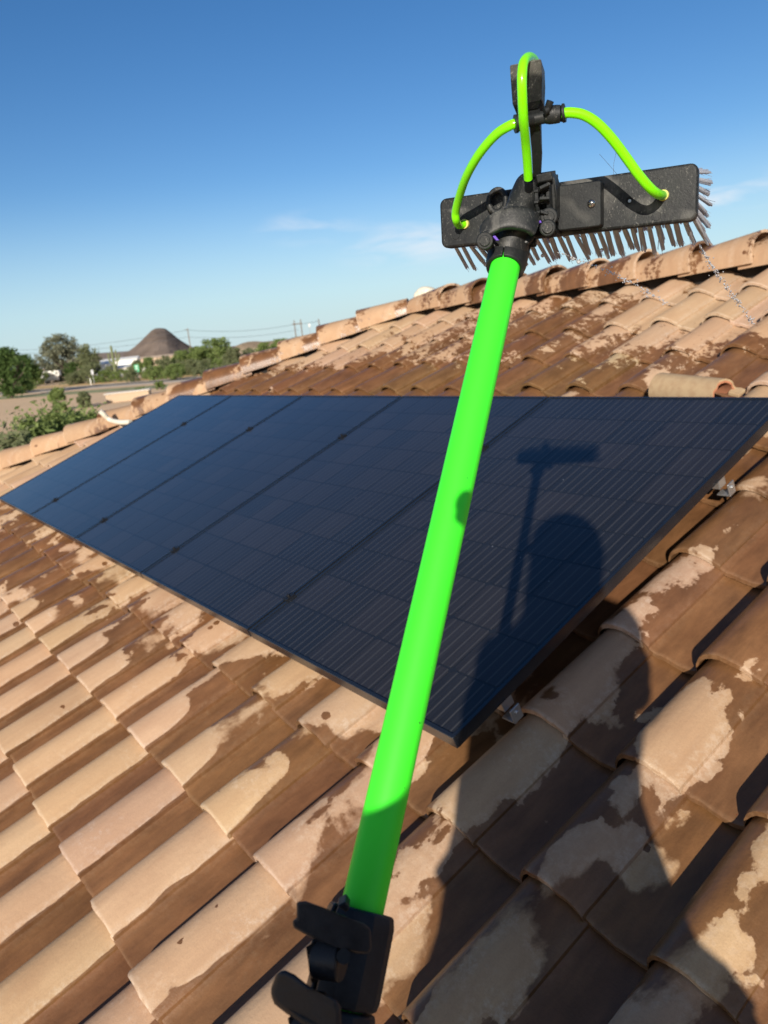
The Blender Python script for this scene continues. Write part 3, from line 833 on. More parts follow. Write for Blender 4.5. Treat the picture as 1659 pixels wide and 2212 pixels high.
# ---------------- broken barrel piece and fragments above the panel edge
YCLAY = NT('pale_clay'); P = YCLAY.coord(out='Object'); a = YCLAY.noise(P, 30, 5, .6)
YCLAY.l(YCLAY.mix(YCLAY.rng(a, .4, .7), (.46, .33, .19), (.38, .25, .14)), YCLAY.b.inputs['Base Color']); YCLAY.b.inputs['Roughness'].default_value = .85
TERRA = simple('raw_terracotta', (.46, .19, .10), .9, scale=25, bump=.3)
pc = roof_pt(1415, 836, .05); pd = roof_pt(1552, 852, .05)
pb = MB(); n = 14; L = (pd - pc).length; r0 = .068
for part, (ro_, ri_, mt, nm) in enumerate(((r0, r0 - .006, YCLAY.m, 'outer_face'), (r0 - .0062, r0 - .013, TERRA, 'clay_body'))):
    vs = []
    for xx in (0, L):
        for rad in (ro_, ri_):
            for i in range(n + 1):
                th = -.15 + (math.pi + .3) * i / n
                vs.append(Vector((xx + (.004 * math.sin(i * 2.3) if xx else 0), math.cos(th) * rad, math.sin(th) * rad * 1.15)))
    m = n + 1; fs = []
    for i in range(n): fs += [(i, i + 1, 2 * m + i + 1, 2 * m + i), (m + i, 3 * m + i, 3 * m + i + 1, m + i + 1), (i, m + i, m + i + 1, i + 1), (2 * m + i, 2 * m + i + 1, 3 * m + i + 1, 3 * m + i)]
    fs += [(0, 2 * m, 3 * m, m), (n, m + n, 3 * m + n, 2 * m + n)]
    mbx = MB().add(vs, fs)
    if part == 0:
        bp = empty('broken_barrel_tile', label='loose half barrel tile piece lying crosswise with its orange inside showing', cat='broken tile')
        dx = (pd - pc).normalized(); Mr = Matrix((dx, Vector((0, 0, 1)).cross(dx), Vector((0, 0, 1)))).transposed().to_4x4()
        bp.matrix_world = ROOF_M @ Matrix.Translation(pc + Vector((0, .03, -.035))) @ Mr
    link(nm, mbx.mesh(nm, mt, ang=60), bp)
for i, (x, y, sx_, sy_, lb) in enumerate(((1470, 850, .10, .10, 'pale broken tile shard under the left half of the loose barrel piece'),
                                         (1522, 850, .07, .09, 'smaller pale tile shard under the right half of the loose barrel piece'),
                                         (1592, 850, .045, .05, 'small whitish mortar crumb right of the loose barrel piece'))):
    q = roof_pt(x, y, .01)
    mbx = MB().prism([Vector((-sx_ / 2, -sy_ / 2, 0)), Vector((sx_ * .45, -sy_ / 2 * 1.1, 0)), Vector((sx_ / 2, sy_ * .4, 0)), Vector((sx_ * .05, sy_ / 2, 0)), Vector((-sx_ * .55, sy_ * .3, 0))], (0, 0, .014))
    o = link('tile_fragment', mbx.mesh('tile_fragment', YCLAY.m, smooth=False), bevel=.002)
    o.matrix_world = ROOF_M @ Matrix.Translation(q) @ Matrix.Rotation(.25 * (i - 1), 4, 'Y')
    tag(o, lb, 'tile fragment', 'broken tile fragments above the panels')

# ---------------- bent white pipe by the hip
q0, q1, q2, q3, q4 = (roof_pt(216, 888, .20), roof_pt(224, 895, .16), roof_pt(238, 907, .09), roof_pt(258, 912, .07), roof_pt(282, 912, .05))
PVC = simple('white_pvc', (.74, .70, .58), .5)
pts = [q0, q1, q2, q3, q4]
def smooth_pts(pts, n=6):
    pts = [Vector(p) for p in pts]; out = []
    P_ = [pts[0] * 2 - pts[1]] + pts + [pts[-1] * 2 - pts[-2]]
    for i in range(1, len(P_) - 2):
        for k in range(n):
            t = k / n; a, b, c, d = P_[i - 1], P_[i], P_[i + 1], P_[i + 2]
            out.append(.5 * ((2 * b) + (c - a) * t + (2 * a - 5 * b + 4 * c - d) * t * t + (3 * b - a - 3 * c + d) * t ** 3))
    out.append(pts[-1]); return out
pm = MB().tube([ROOF_M @ p for p in smooth_pts(pts)], .022, 14)
o = link('bent_pipe', pm.mesh('bent_pipe', PVC, ang=60)); tag(o, 'bent cream white pipe lying over the hip behind the panels', 'pipe')

# ---------------- trailer
WHITE = simple('white_paint', (.80, .79, .74), .45, scale=1, var=.06)
DARKG = simple('dark_window', (.02, .025, .03), .15)
RUB = simple('black_rubber', (.02, .02, .02), .8)
def face_frame(loc, az):
    return Matrix.Translation(loc) @ Matrix.Rotation(az, 4, 'Z')
cb = on_ground(106, 828); az = math.atan2(C_RIGHT.y, C_RIGHT.x) + .12
tr = empty('travel_trailer', label='white fifth wheel travel trailer parked under trees across the road', cat='trailer', M=face_frame(cb, az))
bd = MB().prism([Vector(p) for p in ((-3.4, 0, .75), (3.0, 0, .75), (3.0, 0, 1.9), (3.6, 0, 2.1), (3.6, 0, 3.55), (3.2, 0, 3.8), (-3.4, 0, 3.8))], (0, 2.4, 0))
link('body', bd.mesh('body', WHITE, smooth=False), tr, bevel=.12)
for (a, b, c, d) in ((.1, 1.9, .9, .7), (-2.6, 2.0, .8, .6)):
    f_ = link('window', MB().box((0, 0, 0), (c + .1, .05, d + .1)).mesh('window', FRAME, smooth=False), tr, (a, -.02, b + .4))
    link('pane', MB().box((0, 0, 0), (c, .03, d)).mesh('pane', DARKG, smooth=False), f_, (0, -.03, 0))
link('door', MB().box((0, 0, 0), (.75, .05, 1.9)).mesh('door', WHITE, smooth=False), tr, (1.9, -.03, 2.0), bevel=.03)
for k in (-.9, .1):
    wo = link('wheel', MB().tube([(0, -.05, 0), (0, .18, 0)], .38, 20).mesh('wheel', RUB), tr, (k, .1, .38))
    link('rim', MB().tube([(0, -.08, 0), (0, -.04, 0)], .22, 16).mesh('rim', ALU), wo)
link('hitch', MB().box((0, 0, 0), (.3, .3, 1.2)).mesh('hitch', RUB, smooth=False), tr, (3.3, 1.2, 1.3))
# truck partly hidden to the right of it
cb = on_ground(168, 822)
tk = empty('parked_truck', label='dark parked pickup mostly hidden by shrubs right of the trailer', cat='truck', M=face_frame(cb, az))
PT = simple('grey_blue_paint', (.30, .33, .40), .35)
bd = MB().prism([Vector(p) for p in ((-2.7, 0, .5), (2.7, 0, .5), (2.7, 0, 1.15), (1.5, 0, 1.25), (.9, 0, 1.9), (-.6, 0, 1.9), (-.8, 0, 1.25), (-2.7, 0, 1.2))], (0, 1.9, 0))
link('body', bd.mesh('body', PT, smooth=False), tk, bevel=.08)
link('window', MB().box((0, 0, 0), (1.1, .04, .45)).mesh('window', DARKG, smooth=False), tk, (.1, -.01, 1.55))
for k in (-1.7, 1.7): link('wheel', MB().tube([(0, -.05, 0), (0, .2, 0)], .38, 18).mesh('wheel', RUB), tk, (k, .0, .38))

# ---------------- white sheds, house far off
def shed(x, y, dist, w, h, d, rise, label, mat=WHITE, az_off=0.0, roofmat=None, z0=0):
    r = cray(x, y); t = dist / math.hypot(r.x, r.y); p = CAM + r * t
    root = empty('building', label=label, cat='building', M=face_frame((p.x, p.y, 0), az + az_off))
    top = p.z
    bd = MB().prism([Vector((-w / 2, 0, 0)), Vector((w / 2, 0, 0)), Vector((w / 2, 0, top - rise)), Vector((-w / 2, 0, top - rise))], (0, d, 0))
    link('wall', bd.mesh('wall', mat, smooth=False), root)
    rf = MB().prism([Vector((-w / 2 - .3, -.4, top - rise + .01)), Vector((-w / 2 - .3, d / 2, top)), Vector((-w / 2 - .3, d + .4, top - rise + .01)), Vector((-w / 2 - .3, d + .4, top - rise - .15)), Vector((-w / 2 - .3, -.4, top - rise - .15))], (w + .6, 0, 0))
    link('roof', rf.mesh('roof', roofmat or mat, smooth=False), root)
    link('door', MB().box((0, -.06, 1.1), (1.4, .1, 2.2)).mesh('door', DARKG, smooth=False), root, (w * .2, 0, 0))
    for k in (-.3, .0): link('window', MB().box((0, -.05, 1.6), (1.0, .08, .9)).mesh('window', DARKG, smooth=False), root, (w * k, 0, 0))
    return root
BEIGE = simple('beige_stucco', (.55, .42, .30), .9)
shed(218, 781, 285, 5.0, 4, 7, .9, 'small white gabled building left of the saguaro across the road')
shed(255, 773, 300, 13, 4, 6, .8, 'long white roofed building behind the saguaro')
shed(282, 787, 250, 9, 4, 6, .7, 'low white roofed shed just left of the green road sign')
shed(335, 768, 420, 32, 5, 10, 1.0, 'far beige flat house strip at the foot of the dark hill', BEIGE, .1, BEIGE)
# pale tank in the sandy lot
cb = on_ground(277, 866)
az2 = math.atan2(C_RIGHT.y, C_RIGHT.x) + .18
tkk = empty('concrete_tank', label='low pale concrete tank with a white flat lid in the sandy lot', cat='tank', M=face_frame(cb, az2))
wd = 96 / F_PX * (cb - CAM).dot(C_FWD)
link('wall', MB().box((0, wd * .25, .5), (wd * .94, wd * .5, 1.0)).mesh('wall', simple('tank_wall', (.50, .38, .26), .9), smooth=False), tkk, bevel=.03)
link('lid', MB().box((0, wd * .25, 1.06), (wd, wd * .56, .12)).mesh('lid', simple('tank_lid', (.70, .64, .54), .8), smooth=False), tkk, bevel=.02)

# ---------------- poles, signs, wires
GALV = simple('galvanised', (.34, .35, .36), .5, metal=.4)
WOODP = simple('pole_wood', (.20, .17, .14), .9)
def vpole(x, ytop, dist, r=.12, mat=WOODP, name='utility_pole', label=None, cat='pole', root=None, group=None):
    rr_ = cray(x, ytop); t = dist / math.hypot(rr_.x, rr_.y); p = CAM + rr_ * t
    root = root or empty(name, (p.x, p.y, 0), label, cat, group)
    link('post', MB().tube([(0, 0, -.2), (0, 0, p.z)], [r, r * .75], 8).mesh('post', mat), root)
    return root, p
def at_dist(x, y, dist):
    rr_ = cray(x, y); return CAM + rr_ * (dist / math.hypot(rr_.x, rr_.y))
# twin-post line structure
pA, pB = at_dist(635, 692, 330), at_dist(649, 690, 330)
hf = empty('twin_power_pole', (pA.x, pA.y, 0), 'twin post power line structure with one crossarm above the hip', 'power pole')
link('post', MB().tube([(0, 0, 0), (0, 0, pA.z)], [.28, .22], 8).mesh('post', WOODP), hf)
link('post', MB().tube([Vector((pB.x - pA.x, pB.y - pA.y, 0)), Vector((pB.x - pA.x, pB.y - pA.y, pB.z))], [.28, .22], 8).mesh('post', WOODP), hf)
c1, c2 = at_dist(630, 701, 330) - Vector((pA.x, pA.y, 0)), at_dist(653, 698.5, 330) - Vector((pA.x, pA.y, 0))
link('crossarm', MB().tube([c1, c2], .22, 6).mesh('crossarm', WOODP), hf)
p1, t1 = vpole(405, 709, 300, .25, label='single tall power pole beside the right foot of the dark hill')
link('crossarm', MB().tube([(t1 - at_dist(398, 712, 300)) * -1 + Vector((0, 0, t1.z)) - Vector((0, 0, 0)), Vector((0, 0, t1.z - .6))], .1, 6).mesh('crossarm', WOODP), p1)
p2, t2 = vpole(688, 689, 260, .24, label='single power pole standing right of the twin power poles')
p3, t3 = vpole(668, 703, 200, .06, GALV, 'dish_mast', 'small dish antenna on a mast between the power poles', 'antenna')
dp = at_dist(667, 705, 200)
link('dish', MB().ball((0, 0, t3.z), (.42, .12, .55), ns=14, nr=10).mesh('dish', WHITE), p3)
wires = MB()
for (xa, ya, da, xb, yb, db, sag) in ((405, 713, 300, 633, 701, 330, 3.5), (633, 701, 330, 688, 693, 260, .6), (0, 757, 420, 405, 713, 300, 4.5), (0, 764, 420, 405, 728, 300, 4.0), (405, 728, 300, 645, 712, 330, 3.5)):
    A_, B_ = at_dist(xa, ya, da), at_dist(xb, yb, db)
    wires.tube([A_.lerp(B_, k / 14) - Vector((0, 0, sag * 4 * (k / 14) * (1 - k / 14) * .4)) for k in range(15)], .055, 4)
tag(link('power_line', wires.mesh('power_line', simple('wire', (.10, .10, .11), .7))), 'thin overhead wires crossing the sky above the bushes', 'power line')
# signs
gs = on_ground(300, 822); dd = math.hypot(gs.x, gs.y)
sg = empty('road_sign', gs, 'small green road sign on a post at the verge', 'road sign')
hgt = at_dist(296, 787, dd).z
link('post', MB().tube([(0, 0, 0), (0, 0, hgt - .2)], .06, 8).mesh('post', GALV), sg)
SGN = simple('green_sign', (.03, .36, .16), .5)
Mf = Matrix.Rotation(az, 3, 'Z')
link('sign_plate', MB().box((0, -.09, hgt - .85), (.95, .04, 1.6), None).mesh('sign_plate', SGN, smooth=False), sg).rotation_euler = (0, 0, az)
for k, (ww, zz) in enumerate(((.6, .35), (.45, .7), (.55, 1.05))):
    link('sign_line', MB().box((0, -.12, hgt - zz), (ww, .01, .12)).mesh('sign_line', WHITE, smooth=False), sg).rotation_euler = (0, 0, az)
for (x, yb_, yt, wd_, lb, mt, nm, hh) in ((197, 831, 817, .16, 'short white post beside the grey road sign', WHITE, 'marker_post', None),
                                   (263, 819, 806, .16, 'short white post on the verge left of the green sign', WHITE, 'marker_post', None),
                                   (204, 829, 798, .45, 'tall grey back of a road sign near the trailer', GALV, 'road_sign', None),
                                   (53, 846, 830, .50, 'yellow and black striped object marker at the left road edge', None, 'object_marker', None)):
    q = on_ground(x, yb_); ds = math.hypot(q.x, q.y); tz = at_dist(x, yt, ds).z
    e = empty(nm, q, lb, 'sign' if 'sign' in nm or 'object' in nm else 'post')
    if nm == 'marker_post':
        link('post', MB().box((0, 0, tz / 2), (wd_, .12, tz)).mesh('post', mt, smooth=False), e).rotation_euler = (0, 0, az)
        link('reflector', MB().box((0, -.07, tz * .8), (wd_ * .7, .02, .18)).mesh('reflector', GALV, smooth=False), e).rotation_euler = (0, 0, az)
    elif nm == 'road_sign':
        link('post', MB().tube([(0, 0, 0), (0, 0, tz)], .08, 8).mesh('post', mt), e)
        link('sign_plate', MB().box((0, -.1, tz - .6), (.55, .03, 1.1)).mesh('sign_plate', mt, smooth=False), e).rotation_euler = (0, 0, az)
    else:
        OBJM = NT('striped_marker'); P = OBJM.coord(out='Object'); wv = OBJM.n('ShaderNodeTexWave'); wv.bands_direction = 'DIAGONAL'; wv.inputs['Scale'].default_value = .9; OBJM.l(P, wv.inputs['Vector'])
        OBJM.l(OBJM.mix(OBJM.rng(wv.outputs['Fac'], .3, .34), (.10, .05, .01), (.85, .42, .03)), OBJM.b.inputs['Base Color'])
        link('post', MB().tube([(0, 0, 0), (0, 0, tz - .3)], .05, 8).mesh('post', GALV), e)
        link('sign_plate', MB().box((0, -.08, tz - .7), (.75, .03, 1.4)).mesh('sign_plate', OBJM.m, smooth=False), e).rotation_euler = (0, 0, az)
# saguaro
r_ = at_dist(239, 746, 215)
sgm = simple('saguaro_skin', (.16, .18, .08), .8)
sga = empty('saguaro_cactus', (r_.x, r_.y, 0), 'tall saguaro cactus with raised arms before the white roofs', 'cactus')
H = r_.z; rx = Vector((C_RIGHT.x, C_RIGHT.y, 0)).normalized()
link('trunk', MB().tube([(0, 0, 0), (0, 0, H * .3), (0, 0, H * .95), (0, 0, H)], [.30, .36, .30, .12], 10).mesh('trunk', sgm), sga)
for s, z0, z1, off in ((-1, .48, .78, 1.0), (1, .42, .86, .95), (1, .55, .74, 1.7)):
    link('arm', MB().tube(smooth_pts([Vector((0, 0, H * z0)), rx * s * off * .7 + Vector((0, 0, H * z0 + .1)), rx * s * off + Vector((0, 0, H * (z0 + .1))), rx * s * off + Vector((0, 0, H * z1))]), .22, 8).mesh('arm', sgm), sga)

# ================================================================ THE POLE TOOL
def black_plastic(name, scuff=.5, base=(.008, .009, .010), rough=.46, obj=None):
    t = NT(name); P = t.coord(out='Object')
    a = t.noise(P, 45, 6, .7); b = t.noise(t.scale(P, (1, 3, 1)), 260, 5, .8); w_ = t.noise(P, 13, 4, .6, 1.5)
    sw = t.n('ShaderNodeTexWave'); sw.wave_type = 'RINGS'; sw.inputs['Scale'].default_value = 9; sw.inputs['Distortion'].default_value = 9; sw.inputs['Detail'].default_value = 3; t.l(P, sw.inputs['Vector'])
    s = t.math('MULTIPLY', t.rng(b, .56, .72), t.rng(a, .38, .62))
    s = t.math('ADD', s, t.math('MULTIPLY', t.rng(sw.outputs['Fac'], .72, 1.0, 0, .5), t.rng(w_, .45, .65)))
    s = t.math('MULTIPLY', s, scuff, clamp=True)
    t.l(t.mix(s, t.mix(t.rng(a, .3, .7), base, (base[0] * 2.4, base[1] * 2.4, base[2] * 2.2)), (.30, .29, .26)), t.b.inputs['Base Color'])
    t.b.inputs['Specular IOR Level'].default_value = .32
    t.l(t.rng(a, .3, .7, rough - .1, rough + .18), t.b.inputs['Roughness'])
    t.l(t.bump(t.math('ADD', t.noise(P, 500, 3), a), .25, .0006), t.b.inputs['Normal'])
    return t.m
BLK = black_plastic('scuffed_black_plastic', .95)
BLK2 = black_plastic('black_plastic', .22)
def green_mat(name, col, rough, marks=False):
    t = NT(name); P = t.coord(out='Object')
    nz = t.noise(t.scale(P, (1, 1, 1)), 300, 4, .7); sel = t.noise(P, 22, 3)
    c = t.mix(t.math('MULTIPLY', t.rng(nz, .70, .73), t.rng(sel, .60, .66)), col, (.01, .04, .01)) if marks else t.mix(t.rng(nz, .3, .7, 0, .06), col, (col[0] * .7, col[1] * .8, col[2]))
    if marks:
        vo = t.n('ShaderNodeTexVoronoi'); vo.inputs['Scale'].default_value = 45; t.l(P, vo.inputs['Vector'])
        c = t.mix(t.math('LESS_THAN', vo.outputs['Distance'], .035), c, (.02, .10, .02))
    t.l(c, t.b.inputs['Base Color']); t.l(t.rng(nz, .2, .8, rough - .05, rough + .08), t.b.inputs['Roughness'])
    t.b.inputs['Specular IOR Level'].default_value = .5
    return t.m
POLE = green_mat('fluorescent_green_pole', (.055, .99, .028), .5, True)
HOSE = green_mat('lime_hose', (.24, .95, .004), .18)
def ctd(x, y, z): return cray(x, y) * z            # offset from the camera position
tool_org = W(1093, 560, .84)
tool = empty('telescopic_cleaning_pole', tool_org, 'bright green telescopic cleaning pole with a black brush head and lime hoses', 'cleaning pole')
def T(x, y, z): return W(x, y, z) - tool_org
pa, pb_ = T(1093, 570, .84), T(783, 1960, .56)
pdv = pb_ - pa; pdn = pdv.normalized()
RP = .0163
def PT_(t): return pa + pdv * t
link('pole', MB().tube([pa - pdn * .02, PT_(.3), PT_(.7), PT_(1.03)], [RP, RP * .997, RP * .985, RP * .975], 48).mesh('pole', POLE, ang=60), tool)
RPL = RP * 1.12
link('lower_pole', MB().tube([PT_(1.04), PT_(1.13)], [RPL * .9, RPL * .9], 40).mesh('lower_pole', POLE, ang=60), tool)
link('lower_pole_section', MB().tube([PT_(1.25), PT_(2.35)], [RPL * 1.05, RPL * 1.05], 40).mesh('lower_pole_section', POLE, ang=60), tool)

# pole-frame helper: axis = pdn (towards the hand), side = to picture right, front = towards the camera
front = (-(tool_org + PT_(.9) - CAM)).normalized(); front = (front - pdn * front.dot(pdn)).normalized(); side = pdn.cross(front)
if side.dot(C_RIGHT) < 0: side = -side
def PF(t, s, f): return PT_(t) + side * s + front * f
def lathe_c(mb, prof_, gap=0.0, n=40, gap_at=0.0, squash=None, ax0=None):
    """prof_: list of (t along pole, radius outer, radius inner)"""
    vs = []; m = len(prof_)
    for (t, ro_, ri_) in prof_:
        for rad in (ro_, ri_):
            for k in range(n + 1):
                th = gap_at + gap / 2 + (2 * math.pi - gap) * k / n
                vs.append(PT_(t) + (front * math.cos(th) + side * math.sin(th)) * rad)
    q = n + 1; fs = []
    for i in range(m - 1):
        for k in range(n):
            fs.append((2 * i * q + k, 2 * i * q + k + 1, 2 * (i + 1) * q + k + 1, 2 * (i + 1) * q + k))
            fs.append((2 * i * q + q + k, 2 * (i + 1) * q + q + k, 2 * (i + 1) * q + q + k + 1, 2 * i * q + q + k + 1))
        if gap:
            for k in (0, n): fs.append((2 * i * q + k, 2 * (i + 1) * q + k, 2 * (i + 1) * q + q + k, 2 * i * q + q + k))
    for k in range(n):
        fs.append((k, q + k, q + k + 1, k + 1)); b = 2 * (m - 1) * q; fs.append((b + k, b + k + 1, b + q + k + 1, b + q + k))
    return mb.add(vs, fs)
# top clamp collar (split, eight sided) and its lip
lathe_ = lathe_c(MB(), [(-.100, .0215, .0125), (-.06, .0235, .0168), (-.022, .0235, .0168)], gap=.10, n=8, gap_at=-.28)
link('pole_collar', lathe_.mesh('pole_collar', BLK2, ang=30), tool, bevel=.0012)
link('collar_lip', lathe_c(MB(), [(-.0215, .0225, .0168), (.000, .0222, .0168), (.012, .0205, .0168)], gap=.06, n=40, gap_at=-.28).mesh('collar_lip', BLK2, ang=40), tool, bevel=.0008)
link('collar_bolt', MB().tube([PF(-.045, .021, .008), PF(-.045, .027, .010)], .0045, 14).mesh('collar_bolt', BLK), tool)

# lever band on the head clamp
lp = smooth_pts([T(1046, 522, .818), T(1052, 497, .812), T(1078, 478, .806), T(1112, 471, .802), T(1142, 477, .802), T(1158, 488, .806)], 6)
nl = len(lp)
link('clamp_lever', MB().band(lp, [.0072 + .0050 * min(1, i / nl * 1.6) for i in range(nl)], [.0045] * nl, C_UP, 18, .42).mesh('clamp_lever', BLK, ang=60), tool)
link('lever_pivot', MB().tube([T(1047, 519, .829), T(1047, 520, .803)], .0088, 24).mesh('lever_pivot', BLK2, ang=40), tool, bevel=.001)
link('lever_pivot_pin', MB().tube([T(1047, 520, .806), T(1047, 520, .8015)], .0056, 20).mesh('lever_pivot_pin', BLK, ang=40), tool, bevel=.0006)
link('clamp_jaw', MB().prism([T(1040, 520, .832), T(1060, 500, .828), T(1150, 492, .822), T(1158, 510, .82), T(1140, 528, .825), T(1062, 536, .832)], C_FWD * .02).mesh('clamp_jaw', BLK2, smooth=False), tool, bevel=.002)
# angled neck
nk = smooth_pts([T(1098, 540, .842), T(1112, 500, .836), T(1128, 450, .828), T(1140, 412, .818), T(1146, 384, .808)], 5)
rr = [.0205, .0205, .0200, .0195, .0190, .0188, .0185, .0183, .0180, .0178, .0176, .0174, .0172, .0170, .0166, .0160, .0156, .0150, .0142, .0130, .0110]
link('angled_neck', MB().tube(nk, [x * 1.02 for x in rr[:len(nk)]], 28).mesh('angled_neck', BLK, ang=40), tool)
nd = (nk[9] - nk[7]).normalized()
link('neck_ring', MB().tube([nk[9] - nd * .0015, nk[9] + nd * .0015], .0192, 28).mesh('neck_ring', BLK, ang=40), tool)

# brush block frame
Lp, Rp = T(951, 484, .918), T(1507, 413, .79)
ex = (Rp - Lp).normalized(); Bc = (Lp + Rp) / 2
vd = (tool_org + Bc - CAM).normalized(); b0 = (vd - ex * vd.dot(ex)).normalized(); eyd = ex.cross(b0)
if eyd.dot(C_UP) > 0: eyd = -eyd
tl = R_(7)
bdir = b0 * math.cos(tl) + eyd * math.sin(tl); eyd = (eyd - bdir * eyd.dot(bdir)).normalized()
BW = (Rp - Lp).length
def BP(s, d, b=0.0): return Bc + ex * s + eyd * d + bdir * b       # s along, d down, b away from the viewer
def px2b(x, y, b=0.0):
    r = cray(x, y); o = tool_org + BP(0, 0, b) - CAM; t = o.dot(bdir) / r.dot(bdir); q = CAM + r * t - tool_org - Bc
    return q.dot(ex), q.dot(eyd)
def rrect(w, h, r, n=5):
    out = []
    for cx, cy, a0 in ((w - r, -h + r, -90), (w - r, h - r, 0), (-w + r, h - r, 90), (-w + r, -h + r, 180)):
        for k in range(n + 1):
            a = R_(a0 + 90 * k / n); out.append((cx + math.cos(a) * r, cy + math.sin(a) * r))
    return out
Bh = .0280
blk = MB().prism([BP(a, b) for a, b in rrect(BW / 2, Bh, .008)], bdir * .017)
head = link('brush_block', blk.mesh('brush_block', BLK, ang=30), tool, bevel=.0028, seg=3)
# recessed rim line, mounting plate and screw
s0, d0 = px2b(1212, 452); s1, d1 = px2b(1305, 443)
cs, cd = (s0 + s1) / 2, (d0 + d1) / 2; pw = (s1 - s0) / 2
plate = MB().prism([BP(cs + a, .0015 + b, -.017) for a, b in rrect(pw, .0230, .003)], bdir * .017)
link('mount_plate', plate.mesh('mount_plate', BLK2, ang=30), head, bevel=.0012)
s2, _ = px2b(1210, 450)
link('mount_flange', MB().prism([BP(s0 - .004 + a, .001 + b, -.021) for a, b in rrect(.0045, .0275, .002)], bdir * .021).mesh('mount_flange', BLK2, ang=30), head, bevel=.0012)
ss_, sd_ = px2b(1278, 440, -.017)
STEEL = simple('screw_steel', (.62, .60, .58), .22, metal=1.0, var=.05)
sc_ = MB().ball(BP(ss_, sd_, -.017), .0046, ns=18, nr=10)
link('screw', sc_.mesh('screw', STEEL, ang=80), head)
link('screw_cross', MB().box(BP(ss_, sd_, -.0213), (.005, .0009, .0009), Matrix((ex, eyd, bdir)).transposed()).box(BP(ss_, sd_, -.0215), (.0009, .005, .0009), Matrix((ex, eyd, bdir)).transposed()).mesh('screw_cross', BLK2, smooth=False), head)
# small circular ejector marks; dark and pale discs painted as hole shade and glint
for (x, y, r1) in ((1416, 395, .0048), (1418, 467, .0048), (985, 508, .0048), (985, 452, .004)):
    a, b = px2b(x, y)
    link('mould_mark', MB().tube([BP(a, b, .0005), BP(a, b, -.0005)], r1, 22).mesh('mould_mark', BLK2, ang=30), head, bevel=.0003, seg=1)
for (x, y) in ((1359, 433), (1047, 483)):
    a, b = px2b(x, y)
    link('drain_hole_shade', MB().tube([BP(a, b, .0002), BP(a, b, -.0004)], .0034, 18).mesh('drain_hole_shade', simple('hole_shade', (.004, .004, .004), .9), ang=30), head)
    link('drain_hole_glint', MB().tube([BP(a + .0006, b + .0006, .0), BP(a + .0006, b + .0006, -.0007)], .0017, 14).mesh('drain_hole_glint', simple('hole_glint', (.5, .6, .7), .5), ang=30), head)
a, b = px2b(1078, 436)
ringm = MB(); rp = [BP(a + math.cos(t) * .010, b + math.sin(t) * .012, -.006) for t in [2 * math.pi * k / 24 for k in range(25)]]
link('jet_boss', MB().tube(rp, .0035, 8, cap=False).mesh('jet_boss', BLK, ang=60), head)

# bristle tufts
BR = NT('wet_bristle'); P = BR.coord(out='Object'); a = BR.noise(BR.scale(P, (1, 1, .08)), 900, 3)
colb = BR.mix(BR.rng(a, .3, .7), (.74, .77, .82), (.90, .92, .95)); BR.l(colb, BR.b.inputs['Base Color']); BR.b.inputs['Roughness'].default_value = .4
trb = BR.n('ShaderNodeBsdfTranslucent'); BR.l(colb, trb.inputs[0]); mxb = BR.n('ShaderNodeMixShader'); mxb.inputs[0].default_value = .5
BR.l(BR.b.outputs[0], mxb.inputs[1]); BR.l(trb.outputs[0], mxb.inputs[2])
tpb = BR.n('ShaderNodeBsdfTransparent'); tpb.inputs[0].default_value = (.92, .93, .95, 1); mxc = BR.n('ShaderNodeMixShader'); mxc.inputs[0].default_value = .30
BR.l(mxb.outputs[0], mxc.inputs[1]); BR.l(tpb.outputs[0], mxc.inputs[2]); BR.l(mxc.outputs[0], BR.t.nodes['Material Output'].inputs[0])
TUFT = []
for v in range(7):
    rr_ = random.Random(200 + v); mb = MB()
    for k in range(14):
        ang = rr_.uniform(0, 6.28); r1 = rr_.uniform(.0003, .0015); L_ = rr_.choice((1.0, .98, .96, .9, .78, .66)); sp = rr_.uniform(.9, 1.9)
        x0, y0 = math.cos(ang) * r1, math.sin(ang) * r1
        rad = rr_.uniform(.0007, .0012)
        mb.tube([(x0, y0, 0), (x0 * (1 + sp * .3), y0 * (1 + sp * .3), .02), (x0 * sp + rr_.uniform(-.0004, .0004), y0 * sp, .05 * L_), (x0 * sp, y0 * sp, .0525 * L_)], [rad, rad, rad, rad * .45], 6)
    for k in range(2):
        x0, y0 = rr_.uniform(-.002, .002), rr_.uniform(-.002, .002)
        mb.tube([(0, 0, 0), (x0, y0, .03), (x0 * 2.6, y0 * 2.6, .052)], .00022, 4)
    TUFT.append(mb.mesh('bristle_tuft', BR.m, ang=60))
rows = [(-.0215, -.14), (-.0075, .0), (.0075, .22), (.0225, .42)]
NB = 31
for ri, (dd_, fl) in enumerate(rows):
    for k in range(NB):
        rr_ = random.Random(ri * 100 + k)
        u = -1 + 2 * (k + (.5 if ri % 2 else 0) * .9) / (NB - .6)
        s_ = u * (BW / 2 - .006)
        fx = (.16 * max(0, u - .80) / .2 if u > 0 else -.10 * max(0, -u - .85) / .15) - .02 + rr_.gauss(0, .03)
        dv_ = (bdir + eyd * (fl + rr_.gauss(0, .03)) + ex * fx).normalized()
        xa = (ex - dv_ * ex.dot(dv_)).normalized(); ya = dv_.cross(xa)
        o = link('bristle_tuft', TUFT[rr_.randrange(7)], head)
        sc = rr_.uniform(1.20, 1.48)
        Mx = Matrix((xa, ya, dv_)).transposed().to_4x4() @ Matrix.Rotation(rr_.uniform(-.4, .4), 4, 'Z') @ Matrix.Diagonal((1.15, 1.0, sc, 1))
        o.matrix_basis = Matrix.Translation(BP(s_, dd_, .016)) @ Mx
